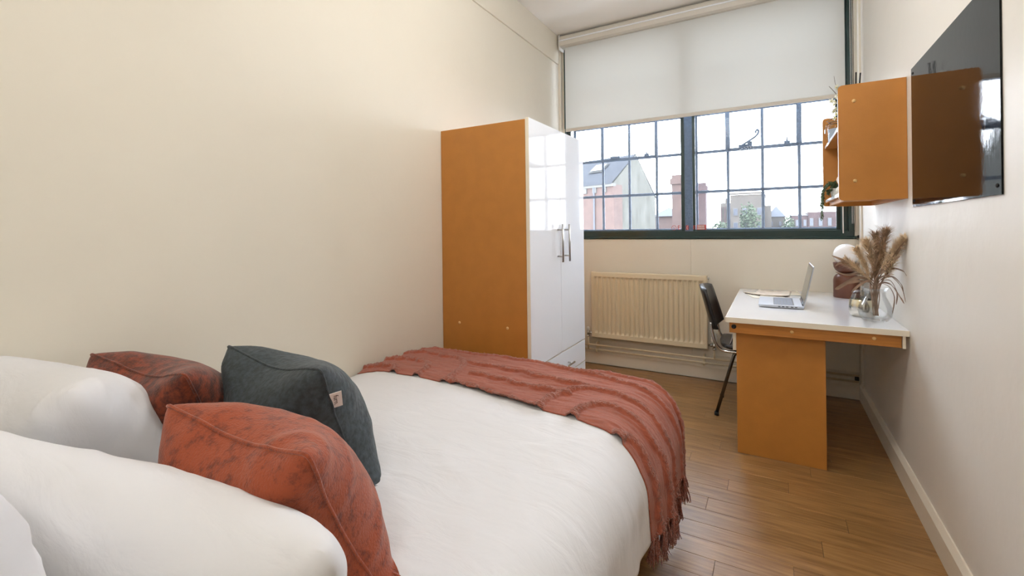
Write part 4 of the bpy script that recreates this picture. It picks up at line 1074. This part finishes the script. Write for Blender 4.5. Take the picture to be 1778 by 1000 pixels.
# ================================================================== ADDED GLOBE LAMPS (unseen, put in to light room and ceiling)
for gx, gy, gz, gl_, where in GLOBES:
    pl = thing('added_globe_lamp', 'unseen globe lamp added to light the room, hanging ' + where, 'lamp', (gx, gy, gz))
    bm = bmesh.new(); bmesh.ops.create_uvsphere(bm, u_segments=32, v_segments=20, radius=.19); tobj('globe', bm, emis('added_lamp_glow', (250, 251, 250), gl_), pl, True)
    bm = bmesh.new(); tube(bm, [(0, 0, .19), (0, 0, .22)], .03, 16); tube(bm, [(0, 0, .22), (0, 0, ZC - gz - .03)], .004, 8); tube(bm, [(0, 0, ZC - gz - .03), (0, 0, ZC - gz)], .05, 20); tobj('suspension', bm, 'lampmetal', pl, True)

# ================================================================== OUTSIDE
struct(bx('ground', 'ground', -60, 60, 8, 120, -6.1, -6.0)).name = 'street_ground'
GZ = -6.0
def facade_windows(par, origin, xs_, zs_, w_, h_, yfront, m='winf'):
    for x in xs_:
        for z in zs_:
            f = bx('window', 'cornice', x - w_ / 2, x + w_ / 2, yfront - .06, yfront + .02, z - h_ / 2, z + h_ / 2, par, off=origin)
            bx('pane', m, x - w_ * .4, x + w_ * .4, yfront - .075, yfront - .055, z - h_ * .42, z + h_ * .42, f, off=origin)
# left: brick and stone gabled mill
g = thing('gabled_building', 'old brick building with pale stone gable and slate roof beyond the left window', 'building', (-6.5, 20, GZ)); go = (-6.5, 20, GZ)
Cn = Vector((-5.55, 18.0)); Cr = Vector((-4.55, 21.0)); bdv = (Cr - Cn).normalized(); nrm = Vector((-bdv.y, bdv.x))   # gable direction, length direction (to the left)
def P3(a, l, z): q = Cn + bdv * a + nrm * l; return (q.x - go[0], q.y - go[1], z - go[2])
Lg = (Cr - Cn).length; Zeave = 3.07; Zr = 4.40; Zfar = 2.6; pk = Lg * .52; LL = 9
bm = bmesh.new(); a = [bm.verts.new(P3(*p)) for p in ((0, 0, GZ), (Lg, 0, GZ), (Lg, 0, Zfar), (pk, 0, Zr), (0, 0, Zeave))]; b = [bm.verts.new(P3(p[0], .35, p[2])) for p in ((0, 0, GZ), (Lg, 0, GZ), (Lg, 0, Zfar), (pk, 0, Zr), (0, 0, Zeave))]
bm.faces.new(a); bm.faces.new(b[::-1])
for i in range(5): bm.faces.new((a[i], b[i], b[(i + 1) % 5], a[(i + 1) % 5]))
tobj('stone_gable', bm, 'stone', g)
def pbox(name, m, a0, a1, l0, l1, z0, z1, par=None):
    bm = bmesh.new(); vs = [bm.verts.new(P3(a_, l_, z_)) for z_ in (z0, z1) for a_, l_ in ((a0, l0), (a1, l0), (a1, l1), (a0, l1))]
    for f in ((0, 3, 2, 1), (4, 5, 6, 7), (0, 1, 5, 4), (1, 2, 6, 5), (2, 3, 7, 6), (3, 0, 4, 7)): bm.faces.new([vs[i] for i in f])
    return tobj(name, bm, m, par or g)
pbox('brick_wall', 'brick', -.04, .3, .05, LL, GZ, Zeave)
pbox('brick_quoin', 'brick', -.05, .55, -.05, .05, GZ, Zeave - .05)
pbox('cornice', 'cornice', -.12, .1, -.06, LL, Zeave - .12, Zeave)
for k in range(14): pbox('corbel', 'cornice', -.10, 0, .3 + k * .5, .48 + k * .5, Zeave - .34, Zeave - .12)
bm = bmesh.new()
r_ = [bm.verts.new(P3(*p)) for p in ((-.15, 0.0, Zeave - .02), (pk, 0.0, Zr + .02), (pk, LL, Zr + .02), (-.15, LL, Zeave - .02), (Lg + .1, 0, Zfar), (Lg + .1, LL, Zfar))]
bm.faces.new((r_[0], r_[1], r_[2], r_[3])); bm.faces.new((r_[1], r_[4], r_[5], r_[2])); bmesh.ops.solidify(bm, geom=list(bm.faces), thickness=.08); tobj('slate_roof', bm, 'slate', g)
def roofpt(a_, l_, dz=.06): return P3(a_, l_, Zeave + (Zr - Zeave) * (a_ + .15) / (pk + .15) + dz)
bm = bmesh.new(); v = [bm.verts.new(roofpt(*p)) for p in ((.6, 1.0), (.6, 1.75), (1.15, 1.75), (1.15, 1.0))]; bm.faces.new(v); bmesh.ops.solidify(bm, geom=list(bm.faces), thickness=.08); sk = tobj('skylight', bm, 'cornice', g)
bm = bmesh.new(); v = [bm.verts.new(roofpt(*p, .1)) for p in ((.66, 1.08), (.66, 1.67), (1.09, 1.67), (1.09, 1.08))]; bm.faces.new(v); tobj('pane', bm, 'winf', sk)
f_ = pbox('window', 'cornice', -.09, 0, 2.6, 3.3, .2, 1.6); pbox('pane', 'winf', -.11, -.08, 2.7, 3.2, .3, 1.5, f_)
bm = bmesh.new(); tube(bm, [P3(-.10, .9, GZ), P3(-.10, .9, Zeave - .1)], .04, 6); tobj('downpipe', bm, 'winf', g)

def house(name, label, x0, x1, y0_, y1_, ze, zr, wallm, roofm, axis='x', over=.2):
    o = thing(name, label, 'building', ((x0 + x1) / 2, (y0_ + y1_) / 2, GZ)); of = ((x0 + x1) / 2, (y0_ + y1_) / 2, GZ)
    bx('walls', wallm, x0, x1, y0_, y1_, GZ, ze, o, off=of)
    bm = bmesh.new(); xm, ym = (x0 + x1) / 2, (y0_ + y1_) / 2
    A, B, C_, D = (x0 - over, y0_ - over, ze), (x1 + over, y0_ - over, ze), (x1 + over, y1_ + over, ze), (x0 - over, y1_ + over, ze)
    if axis == 'x': e1, e2 = (x0 - over, ym, zr), (x1 + over, ym, zr); faces = ((A, B, e2, e1), (D, e1, e2, C_), (A, e1, D), (B, C_, e2), (A, D, C_, B))
    elif axis == 'y': e1, e2 = (xm, y0_ - over, zr), (xm, y1_ + over, zr); faces = ((A, e1, e2, D), (B, C_, e2, e1), (A, B, e1), (D, e2, C_), (A, D, C_, B))
    else: e1 = e2 = (xm, ym, zr); faces = ((A, B, e1), (B, C_, e1), (C_, D, e1), (D, A, e1), (A, D, C_, B))
    cache_ = {}
    def V_(p):
        if p not in cache_: cache_[p] = bm.verts.new((p[0] - of[0], p[1] - of[1], p[2] - of[2]))
        return cache_[p]
    for f in faces: bm.faces.new([V_(p) for p in f])
    tobj('roof', bm, roofm, o)
    return o, of
house('small_house', 'low brick outbuilding with hipped slate roof left of the window mullion', -6.5, -5.15, 30, 32, 1.99, 2.6, 'brick', 'slate', 'hip')
def chimney(label, x0, x1, yy, z1, m='stone'):
    o = thing('chimney_stack', label, 'chimney', ((x0 + x1) / 2, yy, GZ)); of = ((x0 + x1) / 2, yy, GZ)
    bx('stack', m, x0, x1, yy - .25, yy + .25, GZ, z1, o, off=of); bx('cap', m, x0 - .08, x1 + .08, yy - .33, yy + .33, z1 - .5, z1 - .18, o, off=of)
chimney('tall pale chimney just left of the window mullion', -4.70, -4.20, 26, 4.1, 'brick'); chimney('shorter brick chimney just right of the window mullion', -3.56, -3.12, 27, 3.68, 'brick2')
o, of = house('mill_building', 'pale sandstone mill with arched windows behind the tree in the right window', -2.86, -.5, 40, 46, 3.78, 3.9, 'sandst', 'slate', 'x', .05)
facade_windows(o, of, (-2.5, -1.85, -.85), (2.45, 1.35), .34, .6, 40)
bx('parapet', 'sandst', -2.9, -.46, 39.95, 40.1, 3.8, 3.95, o, off=of); bx('end_wing', 'sandst', -3.6, -2.86, 40.3, 44, GZ, 3.2, o, off=of)
for k in range(3): bx('buttress', 'brick2', -3.58 + k * .26, -3.5 + k * .26, 40.18, 40.32, GZ, 2.9, o, off=of)
bx('chimney', 'sandst', -3.3, -3.1, 41, 41.3, 3.2, 3.62, o, off=of); bx('side_wing', 'sandst', -.5, -.05, 40.5, 43, GZ, 2.9, o, off=of)
o, of = house('stone_cottage', 'pale stone house with pointed slate roof right of the mill', -.35, .95, 45, 48, 2.1, 3.1, 'sandst', 'slate', 'hip', .08)
facade_windows(o, of, (-.05, .6), (1.5,), .2, .4, 45)
o, of = house('brick_terrace', 'long red brick terrace at the right edge of the window view', 1.28, 7.5, 40, 44, 2.05, 2.2, 'brick2', 'slate', 'x', .05)
facade_windows(o, of, [1.6 + .5 * k for k in range(10)], (1.5,), .2, .5, 40)
bx('upper_storey', 'brick2', 2.3, 7.5, 39.9, 44, GZ, 2.3, o, off=of)
facade_windows(o, of, [2.5 + .55 * k for k in range(8)], (1.55,), .24, .6, 39.9)
def tree(name, label, x, yy, z0, z1, rad_, seed, n=900):
    o = thing(name, label, 'tree', (x, yy, GZ)); q = random.Random(seed)
    bm = bmesh.new(); tube(bm, [(0, 0, 0), (.05, 0, (z0 - GZ) * .6), (0, 0, (z0 + z1) / 2 - GZ)], [.2, .14, .05], 8); tobj('trunk', bm, 'stem', o, True)
    bm = bmesh.new(); cz = (z0 + z1) / 2 - GZ; hz_ = (z1 - z0) / 2
    for _ in range(n):
        a = q.uniform(0, 6.283); e = math.acos(q.uniform(-1, 1)); r = q.random() ** .4 * (1 + .25 * math.sin(a * 3 + seed) * math.cos(e * 4))
        c = Vector((rad_ * r * math.sin(e) * math.cos(a), rad_ * r * math.sin(e) * math.sin(a), cz + hz_ * r * math.cos(e)))
        s = q.uniform(.05, .11); d1 = Vector((q.uniform(-1, 1), q.uniform(-1, 1), q.uniform(-1, 1))).normalized() * s; d2 = d1.orthogonal().normalized() * s * .7
        bm.faces.new([bm.verts.new(c + p) for p in (-d1, d2, d1, -d2)])
    f = tobj('foliage', bm, 'tree', o); f['kind'] = 'stuff'
tree('pale_tree', 'pale green leafy tree in front of the sandstone mill', -1.36, 35, .3, 2.85, .62, 2, 1100)
tree('small_tree', 'small round tree beside the shorter brick chimney', -2.75, 30, .4, 1.6, .55, 4, 500)
tree('small_tree', 'small green tree between the cottage and the red brick terrace', 1.05, 39, .4, 1.95, .38, 6, 500)

# teal cushion tag (placed on its right seam)
tg = bmesh.new(); box(tg, -.002, .026, -.0008, .0008, -.022, .022)
to_ = tobj('care_tag', tg, 'tag', tc_); to_['label'] = 'small white woven tag'
rotm = Matrix.Rotation(math.radians(25), 4, 'X')
to_.location = TG + Vector((.0, .0, 0)); to_.rotation_euler = (math.radians(22), math.radians(-8), math.radians(60))
txt = text_obj('tag_lettering', 'furn.', .016, 'ink', Matrix.Translation((.012, -.0012, 0)) @ Matrix.Rotation(math.pi / 2, 4, 'X') @ Matrix.Rotation(-math.pi / 2, 4, 'Z'), to_)
